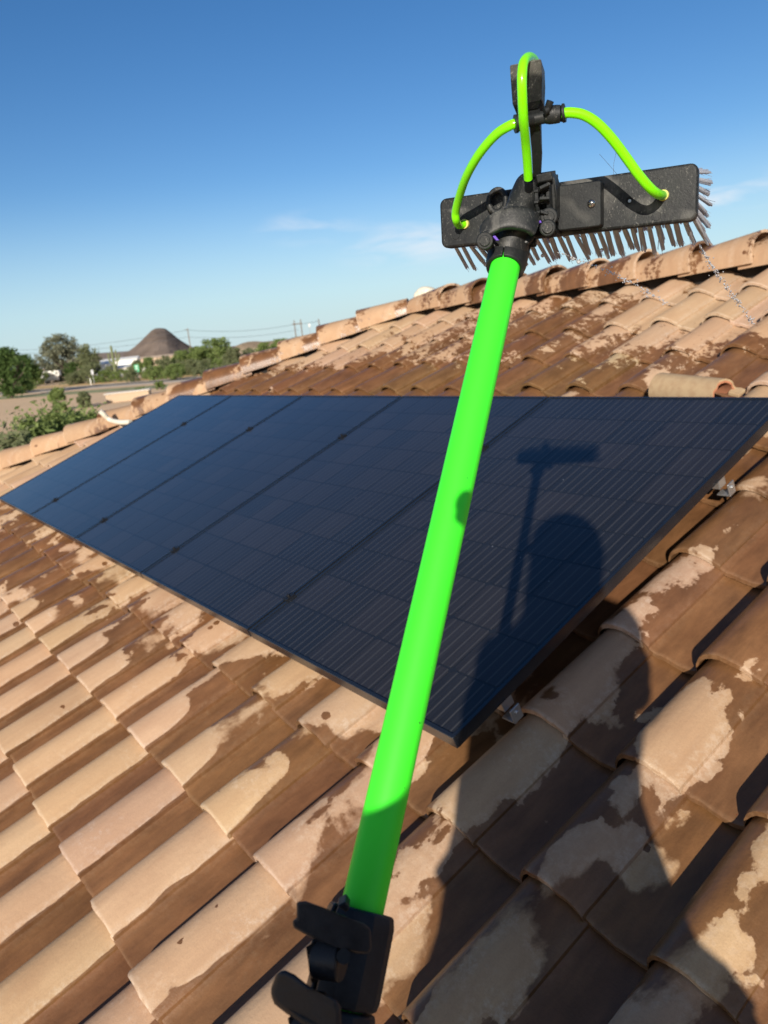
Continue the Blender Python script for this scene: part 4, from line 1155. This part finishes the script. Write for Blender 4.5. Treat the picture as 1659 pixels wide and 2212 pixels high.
for k in range(7):                                   # tufts fanning out of the right end
    o = link('bristle_tuft', TUFT[k], head); dv_ = (bdir + ex * (.20 + .05 * (k % 2)) + eyd * (-.10 + .09 * k)).normalized(); xa = (ex - dv_ * ex.dot(dv_)).normalized()
    o.matrix_basis = Matrix.Translation(BP(BW / 2 - .0045, -.021 + .0070 * k, .015)) @ Matrix((xa, dv_.cross(xa), dv_)).transposed().to_4x4()
# stray hairs caught on the brush
hr = MB()
for pts_ in ([T(1295, 333, .84), T(1312, 352, .845), T(1336, 380, .85)], [T(1331, 328, .84), T(1326, 352, .845), T(1325, 378, .85)], [T(1522, 430, .80), T(1545, 436, .81)], [T(1424, 520, .84), T(1432, 552, .85)]):
    hr.tube(pts_, .00018, 4)
link('stray_hairs', hr.mesh('stray_hairs', simple('hair', (.05, .04, .04), .6)), head)

# ribbed swivel knuckle beside the neck
kc = T(1186, 428, .822)
kn = MB(); NR = 28
for rad, b0_, b1_ in ((.0245, -.009, -.005), (.0245, .003, .007)):
    kn.tube([kc + ex * b0_, kc + ex * b1_], rad, NR)
kn.tube([kc - ex * .011, kc + ex * .009], .010, 18)
for k in range(8):
    th_ = k * math.pi / 4
    dr = eyd * math.cos(th_) + bdir * math.sin(th_)
    kn.tube([kc + dr * .008 - ex * .001, kc + dr * .0235 - ex * .001], .0028, 6)
link('swivel_knuckle', kn.mesh('swivel_knuckle', BLK2, ang=35), tool, bevel=.0006, seg=1)
tm = MB()
for k in range(14):
    th_ = 2 * math.pi * k / 14; dr = eyd * math.cos(th_) + bdir * math.sin(th_)
    tm.tube([kc + dr * .0245 - ex * .009, kc + dr * .0245 + ex * .007], .0021, 6)
link('knuckle_teeth', tm.mesh('knuckle_teeth', BLK2, ang=35), tool)
link('knuckle_arm', MB().prism([T(1150, 378, .80), T(1190, 371, .80), T(1200, 385, .80), T(1204, 430, .805), T(1204, 500, .82), T(1190, 505, .83), T(1170, 470, .82), T(1158, 420, .81)], C_FWD * .018).mesh('knuckle_arm', BLK2, smooth=False), tool, bevel=.002)
link('knuckle_cap_top', MB().prism([T(1158, 377, .790), T(1192, 370, .790), T(1196, 388, .793), T(1162, 395, .793)], C_FWD * .012).mesh('knuckle_cap_top', BLK, smooth=False), tool, bevel=.0012)
for k, (x, y) in enumerate(((1186, 468), (1183, 492))):
    link('swivel_knob', MB().tube([T(x, y, .80), T(x, y, .822)], .0092 - .0007 * k, 22).mesh('swivel_knob', BLK2, ang=35), tool, bevel=.0014)
    link('knob_pin', MB().tube([T(x, y, .7975), T(x, y, .802)], .0055, 20).mesh('knob_pin', BLK, ang=35), tool, bevel=.0005)
link('knuckle_slats', MB().prism([T(1165, 402, .786), T(1186, 392, .786), T(1190, 398, .786), T(1168, 409, .786)], C_FWD * .01).prism([T(1166, 424, .79), T(1188, 424, .79), T(1188, 430, .79), T(1166, 431, .79)], C_FWD * .01).prism([T(1168, 452, .795), T(1186, 458, .795), T(1184, 464, .795), T(1168, 459, .795)], C_FWD * .01).mesh('knuckle_slats', BLK, smooth=False), tool, bevel=.0008)
# small purple pieces on the clamp hardware
PUR = simple('purple_plastic', (.12, .05, .45), .4)
link('purple_shim', MB().prism([T(1064, 510, .812), T(1070, 509, .812), T(1078, 519, .812), T(1072, 519, .812)], C_FWD * .003).mesh('purple_shim', PUR, smooth=False), tool)
link('purple_shim', MB().prism([T(1165, 477, .799), T(1168, 476, .799), T(1170, 481, .799), T(1166, 481, .799)], C_FWD * .003).mesh('purple_shim', PUR, smooth=False), tool)

# stem with its upper housing
st = MB(); 
def quadring(c, hw, hd): 
    xv = (C_RIGHT * .93 - C_FWD * .36).normalized(); fv = (C_FWD * .93 + C_RIGHT * .36).normalized()
    return [c - xv * hw - fv * hd, c + xv * hw - fv * hd, c + xv * hw + fv * hd, c - xv * hw + fv * hd]
def loft(mb, rings):
    vs = [v for r in rings for v in r]; fs = [(0, 3, 2, 1), tuple(4 * (len(rings) - 1) + k for k in range(4))]
    for i in range(len(rings) - 1):
        for k in range(4): fs.append((4 * i + k, 4 * i + (k + 1) % 4, 4 * i + 4 + (k + 1) % 4, 4 * i + 4 + k))
    return mb.add(vs, fs)
loft(st, [quadring(T(1160, 385, .800), .0038, .0045), quadring(T(1160, 330, .775), .0048, .0050), quadring(T(1157, 280, .755), .0052, .0060), quadring(T(1154, 232, .742), .0060, .0065)])
link('stem', st.mesh('stem', BLK2, smooth=False), tool, bevel=.0012)
hs = MB(); loft(hs, [quadring(T(1151, 243, .744), .0060, .0065), quadring(T(1142, 232, .740), .0138, .0100), quadring(T(1141, 185, .728), .0146, .0105), quadring(T(1139, 146, .718), .0146, .0105)])
link('hose_housing', hs.mesh('hose_housing', BLK, smooth=False), tool, bevel=.0013)
# tee fitting
link('tee_body', MB().tube([T(1120, 266, .735), T(1150, 258, .742), T(1182, 252, .738)], .0058, 16).mesh('tee_body', BLK2), tool)
link('push_fitting', MB().tube([T(1178, 250, .735), T(1186, 249, .734), T(1200, 247, .733), T(1210, 246, .732)], [.0070, .0080, .0082, .0078], 24).mesh('push_fitting', BLK, ang=40), tool)
link('fitting_collar', MB().tube([T(1211, 245.5, .732), T(1214, 245, .732), T(1215, 245, .732), T(1221, 243.5, .731)], [.0072, .0072, .0084, .0082], 24).mesh('fitting_collar', BLK2, ang=30), tool)
link('fitting_collar', MB().tube([T(1112, 268, .733), T(1118, 267, .733)], .0082, 24).mesh('fitting_collar', BLK2, ang=30), tool)
link('fitting_collar', MB().tube([T(1119, 266, .734), T(1126, 265, .735)], .0074, 24).mesh('fitting_collar', BLK, ang=30), tool)
link('cable_tie', MB().tube([T(1182, 240, .728), T(1186, 226, .724), T(1189, 218, .722)], .0035, 12).mesh('cable_tie', BLK2), tool)
link('cable_tie_end', MB().tube([T(1176, 241, .724), T(1184, 237, .724)], .0034, 12).mesh('cable_tie_end', BLK2), tool)
# hoses
hc = smooth_pts([T(1160, 160, .745), T(1157, 140, .738), T(1150, 127, .728), T(1139.5, 125, .712), T(1130.5, 138, .698), T(1127.5, 170, .695), T(1128.5, 215, .703), T(1131, 260, .718), T(1135.5, 310, .745), T(1139, 350, .765), T(1141, 386, .782)], 7)
link('supply_hose', MB().tube(hc, .0045, 20).mesh('supply_hose', HOSE, ang=80), tool)
la, lb_ = px2b(1004, 484); ra_, rb_ = px2b(1433, 422)
hl = smooth_pts([T(1118, 266, .735), T(1100, 272, .738), T(1070, 292, .752), T(1035, 333, .778), T(1008, 380, .812), T(992, 425, .850), T(984.5, 456, .873), T(985, 474, .882), BP(la - .004, lb_ + .001, -.009), BP(la, lb_, .001)], 7)
link('left_jet_hose', MB().tube(hl, .0046, 20).mesh('left_jet_hose', HOSE, ang=80), tool)
hrr = smooth_pts([T(1212, 245, .732), T(1235, 243.5, .731), T(1262, 249, .731), T(1292, 268, .734), T(1324, 302, .741), T(1354, 342, .750), T(1380, 378, .758), T(1404, 406, .768), T(1421, 419, .783), BP(ra_, rb_, .001)], 7)
link('right_jet_hose', MB().tube(hrr, .0047, 20).mesh('right_jet_hose', HOSE, ang=80), tool)
FER = simple('yellowish_ferrule', (.62, .55, .15), .4)
for nm, (a, b), rr_ in (('hose_ferrule', (la, lb_), .0058), ('hose_ferrule', (ra_, rb_), .0058)):
    link(nm, MB().tube([BP(a, b, .0005), BP(a, b, -.0028)], [rr_, rr_ * .92], 24).mesh(nm, FER, ang=40), head)

# lower lever clamps near the hand
def lever_clamp(t0, big, side_shift=0):
    """a cam lever clamp round the pole, t0 = upper edge"""
    cb_ = lathe_c(MB(), [(t0, .0225 * big, .0168), (t0 + .012, .0245 * big, .0168), (t0 + .085, .0250 * big, .0168), (t0 + .094, .0235 * big, .0168)], gap=.16, n=10, gap_at=.9 * -1)
    return cb_
ltone = black_plastic('near_black_plastic', .10, base=(.010, .012, .016), rough=.38)
body1 = lever_clamp(1.002, 1.06)
c1_ = link('pole_clamp', body1.mesh('pole_clamp', ltone, ang=25), tool, bevel=.0018)
body2 = lever_clamp(1.0975, 1.10)
c2_ = link('pole_clamp', body2.mesh('pole_clamp', ltone, ang=25), tool, bevel=.0018)
def lever(par, pts_, wid, thick, nm='cam_lever'):
    sp = smooth_pts(pts_, 6); m_ = len(sp)
    return link(nm, MB().band(sp, [wid * (.62 + .38 * min(1, 2.2 * (i + .6) / m_)) * (1 if i < m_ - 2 else (.96, .80)[i - m_ + 2]) for i in range(m_)], [thick * (.75 + .25 * math.sin(math.pi * i / m_)) for i in range(m_)], pdn).mesh(nm, ltone, ang=50), par, bevel=.0012)
def pad(par, poly, z, nm='cam_lever'):
    return link(nm, MB().prism([T(a, b, z + .00012 * abs(a - 715) ) for a, b in poly], cray(sum(q[0] for q in poly) / len(poly), sum(q[1] for q in poly) / len(poly)) * .022).mesh(nm, ltone, ang=30), par, bevel=.0036, seg=4)
pad(c1_, [(640, 1948), (660, 1946), (699, 1960), (745, 1981), (785, 1994), (801, 2007), (803, 2050), (794, 2061), (768, 2060), (722, 2045), (681, 2029), (658, 2018), (633, 2004), (631, 1988), (641, 1984)], .486)
pad(c2_, [(582, 2143), (597, 2097), (616, 2095), (637, 2105), (668, 2130), (699, 2150), (728, 2161), (737, 2175), (739, 2230), (700, 2236), (650, 2212), (616, 2188), (592, 2169)], .470)
for par, pts_ in ((c1_, ((682, 2058, .505), (742, 2066, .500))), (c2_, ((640, 2208, .495), (710, 2218, .490)))):
    link('cam_barrel', MB().tube([T(*pts_[0]), T(*pts_[1])], .0150, 20).mesh('cam_barrel', ltone, ang=40), par, bevel=.0015)
    link('cam_pin', MB().tube([T(pts_[1][0], pts_[1][1], pts_[1][2] - .014), T(pts_[1][0], pts_[1][1], pts_[1][2] - .008)], .0045, 16).mesh('cam_pin', BLK2, ang=40), par)
    link('cam_slot_shade', MB().box((Vector(T(*pts_[0])) + Vector(T(*pts_[1]))) / 2 - side * .002, (.0016, .027, .027)).mesh('cam_slot_shade', simple('slot_shade', (.003, .003, .004), .9), smooth=False), par)  # near-black slab painted in for the shade of an open slot
link('clamp_ear', MB().prism([T(728, 1958, .528), T(746, 1948, .528), T(756, 1962, .528), T(748, 1972, .528)], C_FWD * .012).mesh('clamp_ear', ltone, smooth=False), c1_, bevel=.001)

# ---------------- water
WAT = NT('water'); WAT.b.inputs['Base Color'].default_value = (.95, .98, 1, 1); WAT.b.inputs['Roughness'].default_value = .03; WAT.b.inputs['IOR'].default_value = 1.33; WAT.b.inputs['Transmission Weight'].default_value = .55; WAT.b.inputs['Specular IOR Level'].default_value = 1.0
def stream(pts_, lb, seed, n, r0):
    rr_ = random.Random(seed); sp = smooth_pts([W(*p) for p in pts_], 12); mb = MB()
    for k in range(n):
        u = rr_.random() ** .9; i = u * (len(sp) - 1); i0 = int(i); i1 = min(i0 + 1, len(sp) - 1); p = sp[i0].lerp(sp[i1], i - i0)
        d = (sp[i1] - sp[max(0, i0 - 1)]).normalized() if i1 > 0 else Vector((0, 0, -1))
        z = (p - CAM).dot(C_FWD); spread = r0 * (.6 + 2.2 * u)
        p = p + Vector((rr_.gauss(0, 1), rr_.gauss(0, 1), rr_.gauss(0, 1))) * spread * (.6 if rr_.random() < .8 else 2.2)
        r = r0 * rr_.uniform(.35, 1.0) * z
        a_ = d.cross(Vector((0, 0, 1))).normalized(); b_ = d.cross(a_)
        mb.ball(p, (r, r, r * rr_.uniform(1.2, 4)), Matrix((a_, b_, d)).transposed(), 6, 5)
    o = link('water_jet', mb.mesh('water_jet', WAT.m, ang=80)); return tag(o, lb, 'water', kind='stuff')
stream([(1511, 530, .86), (1530, 562, .95), (1556, 600, 1.10), (1590, 648, 1.30), (1628, 700, 1.55)], 'water jet falling from the right end of the brush onto the tiles', 5, 240, .0013)
stream([(1210, 545, .86), (1262, 566, .92), (1310, 584, 1.05), (1355, 606, 1.25), (1395, 628, 1.5), (1440, 655, 1.9)], 'water spray falling from the middle of the brush in front of the ridge', 6, 170, .0012)
# drip beads hanging from bristle tips
bd_ = MB()
for (x, y) in ((1238, 559), (1172, 552), (1300, 540), (1060, 562), (1250, 566)):
    bd_.ball(T(x, y, .90), .0022, ns=10, nr=8)
link('drip_beads', bd_.mesh('drip_beads', WAT.m, ang=80), head)

# ================================================================ PHOTOGRAPHER (stands behind the camera, casts the long shadow)
RT = Vector((0.74430939, 0.66783496, 0)); HD = Vector((SUN_DIR.x, SUN_DIR.y, 0)).normalized(); UUZ = .95191527; UUH = .30636142
def S(rt, uu, a):
    """a point by its place in the shadow outline: right, up across the sun, forward along the sun's heading"""
    return Vector((0, 0, CAM_Z)) + RT * rt + HD * a + Vector((0, 0, (uu - UUH * a) / UUZ))
ppl = S(0.0, -.5, -.30); 
def roofz(p): return CAM_Z - 1.419 + .3722 * p.y
root = empty('person', Vector((ppl.x, ppl.y, roofz(ppl))), 'person in a dark shirt and work shorts holding the green pole and a phone', 'person')
org = root.location.copy()
def skin_obj(name, verts, edges, radii, mat, parent, rootv=0, lev=2):
    me = bpy.data.meshes.new(name); me.from_pydata([tuple(v) for v in verts], edges, []); me.materials.append(mat)
    o = link(name, me, parent)
    o.modifiers.new('skin', 'SKIN').use_smooth_shade = True
    for i, r in enumerate(radii):
        d = me.skin_vertices[0].data[i]; d.radius = r if hasattr(r, '__len__') else (r, r)
    me.skin_vertices[0].data[rootv].use_root = True
    s_ = o.modifiers.new('sub', 'SUBSURF'); s_.levels = lev; s_.render_levels = lev
    return o
SKIN = simple('skin', (.42, .24, .16), .6, scale=20, var=.08)
SHIRT = simple('shirt_cloth', (.05, .06, .09), .95, scale=30, bump=.3)
SHORTS = simple('shorts_cloth', (.14, .12, .09), .95, scale=30, bump=.3)
BOOT = simple('boot_leather', (.10, .06, .04), .7)
A0 = -.30
neck = S(.030, -.075, A0); hip = S(-.02, -.70, A0); 
chest = S(-.005, -.26, A0); waist = S(-.035, -.48, A0)
shL = S(-.140, -.265, A0); elL = S(-.205, -.43, A0 + .16)
hdl = tool_org + PT_(1.40) + side * .03
handL = hdl - front * .02
shR = S(.165, -.195, A0); elR = S(.195, -.36, A0 + .14); handR = S(.055, -.045, -.06)
hpL = S(-.11, -.72, A0); hpR = S(.09, -.72, A0)
def foot(rt, a):
    p = S(rt, -1, a); p.z = roofz(p) + .07; return p
ftL, ftR = foot(-.20, A0 - .02), foot(.30, A0 - .16)
knL = hpL.lerp(ftL, .5) + HD * .05; knR = hpR.lerp(ftR, .5) + HD * .05
head_c = S(.045, .035, A0 - .02)
V = [hip, waist, chest, neck, head_c - Vector((0, 0, .07)), shL, elL, handL + (elL - handL).normalized() * .08, shR, elR, handR + (elR - handR).normalized() * .09,
     hpL, knL, ftL, hpR, knR, ftR, ftL + HD * .13 - Vector((0, 0, .03)), ftR + HD * .13 - Vector((0, 0, .03))]
E_ = [(0, 1), (1, 2), (2, 3), (3, 4), (2, 5), (5, 6), (6, 7), (2, 8), (8, 9), (9, 10), (0, 11), (11, 12), (12, 13), (0, 14), (14, 15), (15, 16), (13, 17), (16, 18)]
Rr = [.135, .12, .13, .055, .055, .062, .042, .028, .062, .042, .028, .09, .06, .045, .09, .06, .045, .04, .04]
body = skin_obj('body', [v - org for v in V], E_, Rr, SKIN, root)
sh_ = skin_obj('sleeves', [v - org for v in (chest, shL, shL.lerp(elL, .75), shR, shR.lerp(elR, .75))], [(0, 1), (1, 2), (0, 3), (3, 4)], [.10, .074, .062, .074, .062], SHIRT, root)
st_ = skin_obj('shorts', [v - org for v in (waist - Vector((0, 0, .10)), hip, hpL, knL + Vector((0, 0, .02)), hpR, knR + Vector((0, 0, .02)))],
               [(0, 1), (1, 2), (2, 3), (1, 4), (4, 5)], [(.19, .14), (.21, .15), .125, .115, .125, .115], SHORTS, root)
def outline_body(nm, rings, mat):
    mb = MB(); n_ = 24; vs = []
    for (uu_, l_, r_, dp_, a_) in rings:
        for k in range(n_):
            th_ = 2 * math.pi * k / n_
            cx = (l_ + r_) / 2 + math.copysign(abs(math.cos(th_)) ** .85, math.cos(th_)) * (r_ - l_) / 2
            vs.append(S(cx, uu_, a_) + HD * (math.sin(th_) * dp_) - org)
    m_ = len(rings)
    fs = [(i * n_ + k, i * n_ + (k + 1) % n_, (i + 1) * n_ + (k + 1) % n_, (i + 1) * n_ + k) for i in range(m_ - 1) for k in range(n_)]
    fs += [tuple(range(n_)), tuple((m_ - 1) * n_ + k for k in range(n_ - 1, -1, -1))]
    return link(nm, mb.add(vs, fs).mesh(nm, mat, ang=80), root)
outline_body('loose_shirt', [(-.085, -.035, .085, .06, A0), (-.11, -.075, .150, .075, A0), (-.135, -.085, .205, .09, A0), (-.165, -.105, .222, .11, A0), (-.187, -.135, .226, .118, A0), (-.207, -.190, .226, .122, A0), (-.235, -.205, .225, .125, A0), (-.30, -.210, .220, .13, A0),
    (-.36, -.222, .195, .13, A0), (-.43, -.236, .168, .13, A0), (-.50, -.240, .160, .13, A0), (-.57, -.244, .178, .135, A0), (-.625, -.258, .196, .14, A0), (-.655, -.284, .215, .14, A0), (-.68, -.262, .255, .14, A0), (-.72, -.268, .285, .14, A0)], SHIRT)
outline_body('work_trousers', [(-.705, -.255, .27, .13, A0), (-.78, -.284, .30, .135, A0), (-.86, -.295, .33, .13, A0), (-.95, -.30, .35, .12, A0)], SHORTS)
outline_body('neck_flap', [(.075, -.045, .135, .07, A0 - .03), (.03, -.060, .148, .075, A0 - .03), (-.03, -.068, .142, .075, A0 - .03), (-.07, -.076, .130, .07, A0 - .03), (-.13, -.082, .155, .07, A0 - .03)], SHIRT)
hm = MB().ball(head_c - org, (.088, .100, .125), None, 28, 20)
vs2 = []
for q in hm.v:
    q = Vector(q) - (head_c - org); k = q.dot(HD)
    if q.z < -.02: q = q - HD * (k * .12) + Vector((0, 0, 0)); q.x *= .90; q.y *= .90
    vs2.append(tuple(q + head_c - org))
hm.v = vs2
fc = head_c - org + HD * .095
hm.tube([fc + Vector((0, 0, .03)) - HD * .01, fc + Vector((0, 0, -.005)) + HD * .012, fc + Vector((0, 0, -.02)) + HD * .006], [.006, .013, .009], 10)
for s_ in (-1, 1): hm.ball(head_c - org + RT * s_ * .092 + Vector((0, 0, -.005)), (.016, .016, .032), None, 10, 8)
link('head', hm.mesh('head', SKIN, ang=80), root)
for s_ in (-1, 1): link('eye', MB().ball(head_c - org + HD * .086 + RT * s_ * .032 + Vector((0, 0, .005)), .011, None, 10, 8).mesh('eye', WHITE), root)
link('mouth', MB().tube([fc - HD * .008 + RT * -.022 + Vector((0, 0, -.055)), fc - HD * .002 + Vector((0, 0, -.057)), fc - HD * .008 + RT * .022 + Vector((0, 0, -.055))], .004, 8).mesh('mouth', simple('lips', (.35, .14, .10), .5)), root)
hairm = MB().ball(head_c - org + Vector((0, 0, .022)) - HD * .012, (.102, .108, .112), None, 24, 16)
keep = [i for i, q in enumerate(hairm.v)]
cut_ = head_c - org
hairm.f = [f for f in hairm.f if sum((Vector(hairm.v[i]) - cut_).z * 1.0 - max(0, (Vector(hairm.v[i]) - cut_).dot(HD)) * .75 for i in f) / len(f) > -.005]
ho = link('hair', hairm.mesh('hair', simple('hair_dark', (.03, .02, .015), .8)), root)
so = ho.modifiers.new('solid', 'SOLIDIFY'); so.thickness = .012
def hand(nm, wrist, grip_c, axis, rad, palm_dir, parent):
    """palm and five fingers curled round an axis"""
    mb = MB(); axis = axis.normalized(); pdir = palm_dir.normalized(); oth = axis.cross(pdir).normalized()
    mb.ball(grip_c + pdir * (rad + .012), (.030, .040, .016), Matrix((oth, axis, pdir)).transposed(), 14, 10)
    mb.tube([wrist, grip_c + pdir * (rad + .014)], [.026, .024], 12)
    for k, L_ in enumerate((.90, 1.0, .96, .80)):
        o_ = axis * (-.030 + .020 * k); pts_ = []
        for j in range(7):
            th_ = .35 + j * .42 * L_
            pts_.append(grip_c + o_ + (pdir * math.cos(th_) + oth * math.sin(th_)) * (rad + .009))
        mb.tube(pts_, [.0095, .0098, .009, .0092, .0085, .008, .006], 8)
    pts_ = [grip_c + axis * -.035 + (pdir * math.cos(-t_) + oth * math.sin(-t_)) * (rad + .011) for t_ in (.1, .5, .9, 1.3)]
    mb.tube(pts_, [.013, .012, .010, .007], 8)
    return link(nm, mb.mesh(nm, SKIN, ang=80), parent)
hand('hand', elL + (handL - elL) * .86 - org, hdl - side * .03 - org, -pdn, RPL * 1.05, (elL - hdl), root)
hand('hand', elR + (handR - elR) * .86 - org, S(.045, -.035, -.035) - org, Vector((0, 0, 1)), .014, (S(.2, -.2, -.3) - S(.045, -.035, -.035)), root)
# thumb side bulge of the steadying fingers at the phone's upper corner
fg = MB()
for k in range(2): fg.tube([S(-.02 - .002 * k, .018 + .014 * k, -.06) - org, S(-.052, .038 + .012 * k, -.05) - org, S(-.074, .050 + .009 * k, -.03) - org], [.012, .014, .012], 10)
link('finger', fg.mesh('finger', SKIN, ang=80), root)
for q, nm in ((ftL, 'boot'), (ftR, 'boot')):
    bt = MB().tube([q + Vector((0, 0, .10)) - org, q + Vector((0, 0, .0)) - org, q + HD * .05 - Vector((0, 0, .02)) - org, q + HD * .17 - Vector((0, 0, -.03)) - org, q + HD * .21 - Vector((0, 0, -.035)) - org], [.055, .055, .058, .048, .030], 14)
    link(nm, bt.mesh(nm, BOOT, ang=80), root)
pm_ = S(.012, -.048, -.018)
ph = link('phone', MB().box((0, 0, 0), (.072, .008, .148)).mesh('phone', simple('phone_case', (.02, .02, .022), .4), smooth=False), bevel=.002)
Mph = Matrix((C_RIGHT, C_FWD, C_UP)).transposed()
ph.matrix_world = Matrix.Translation(CAM - C_FWD * .012 - C_UP * .055 + C_RIGHT * .02) @ Mph.to_4x4()
tag(ph, 'black phone held upright in front of the face taking the picture', 'phone')
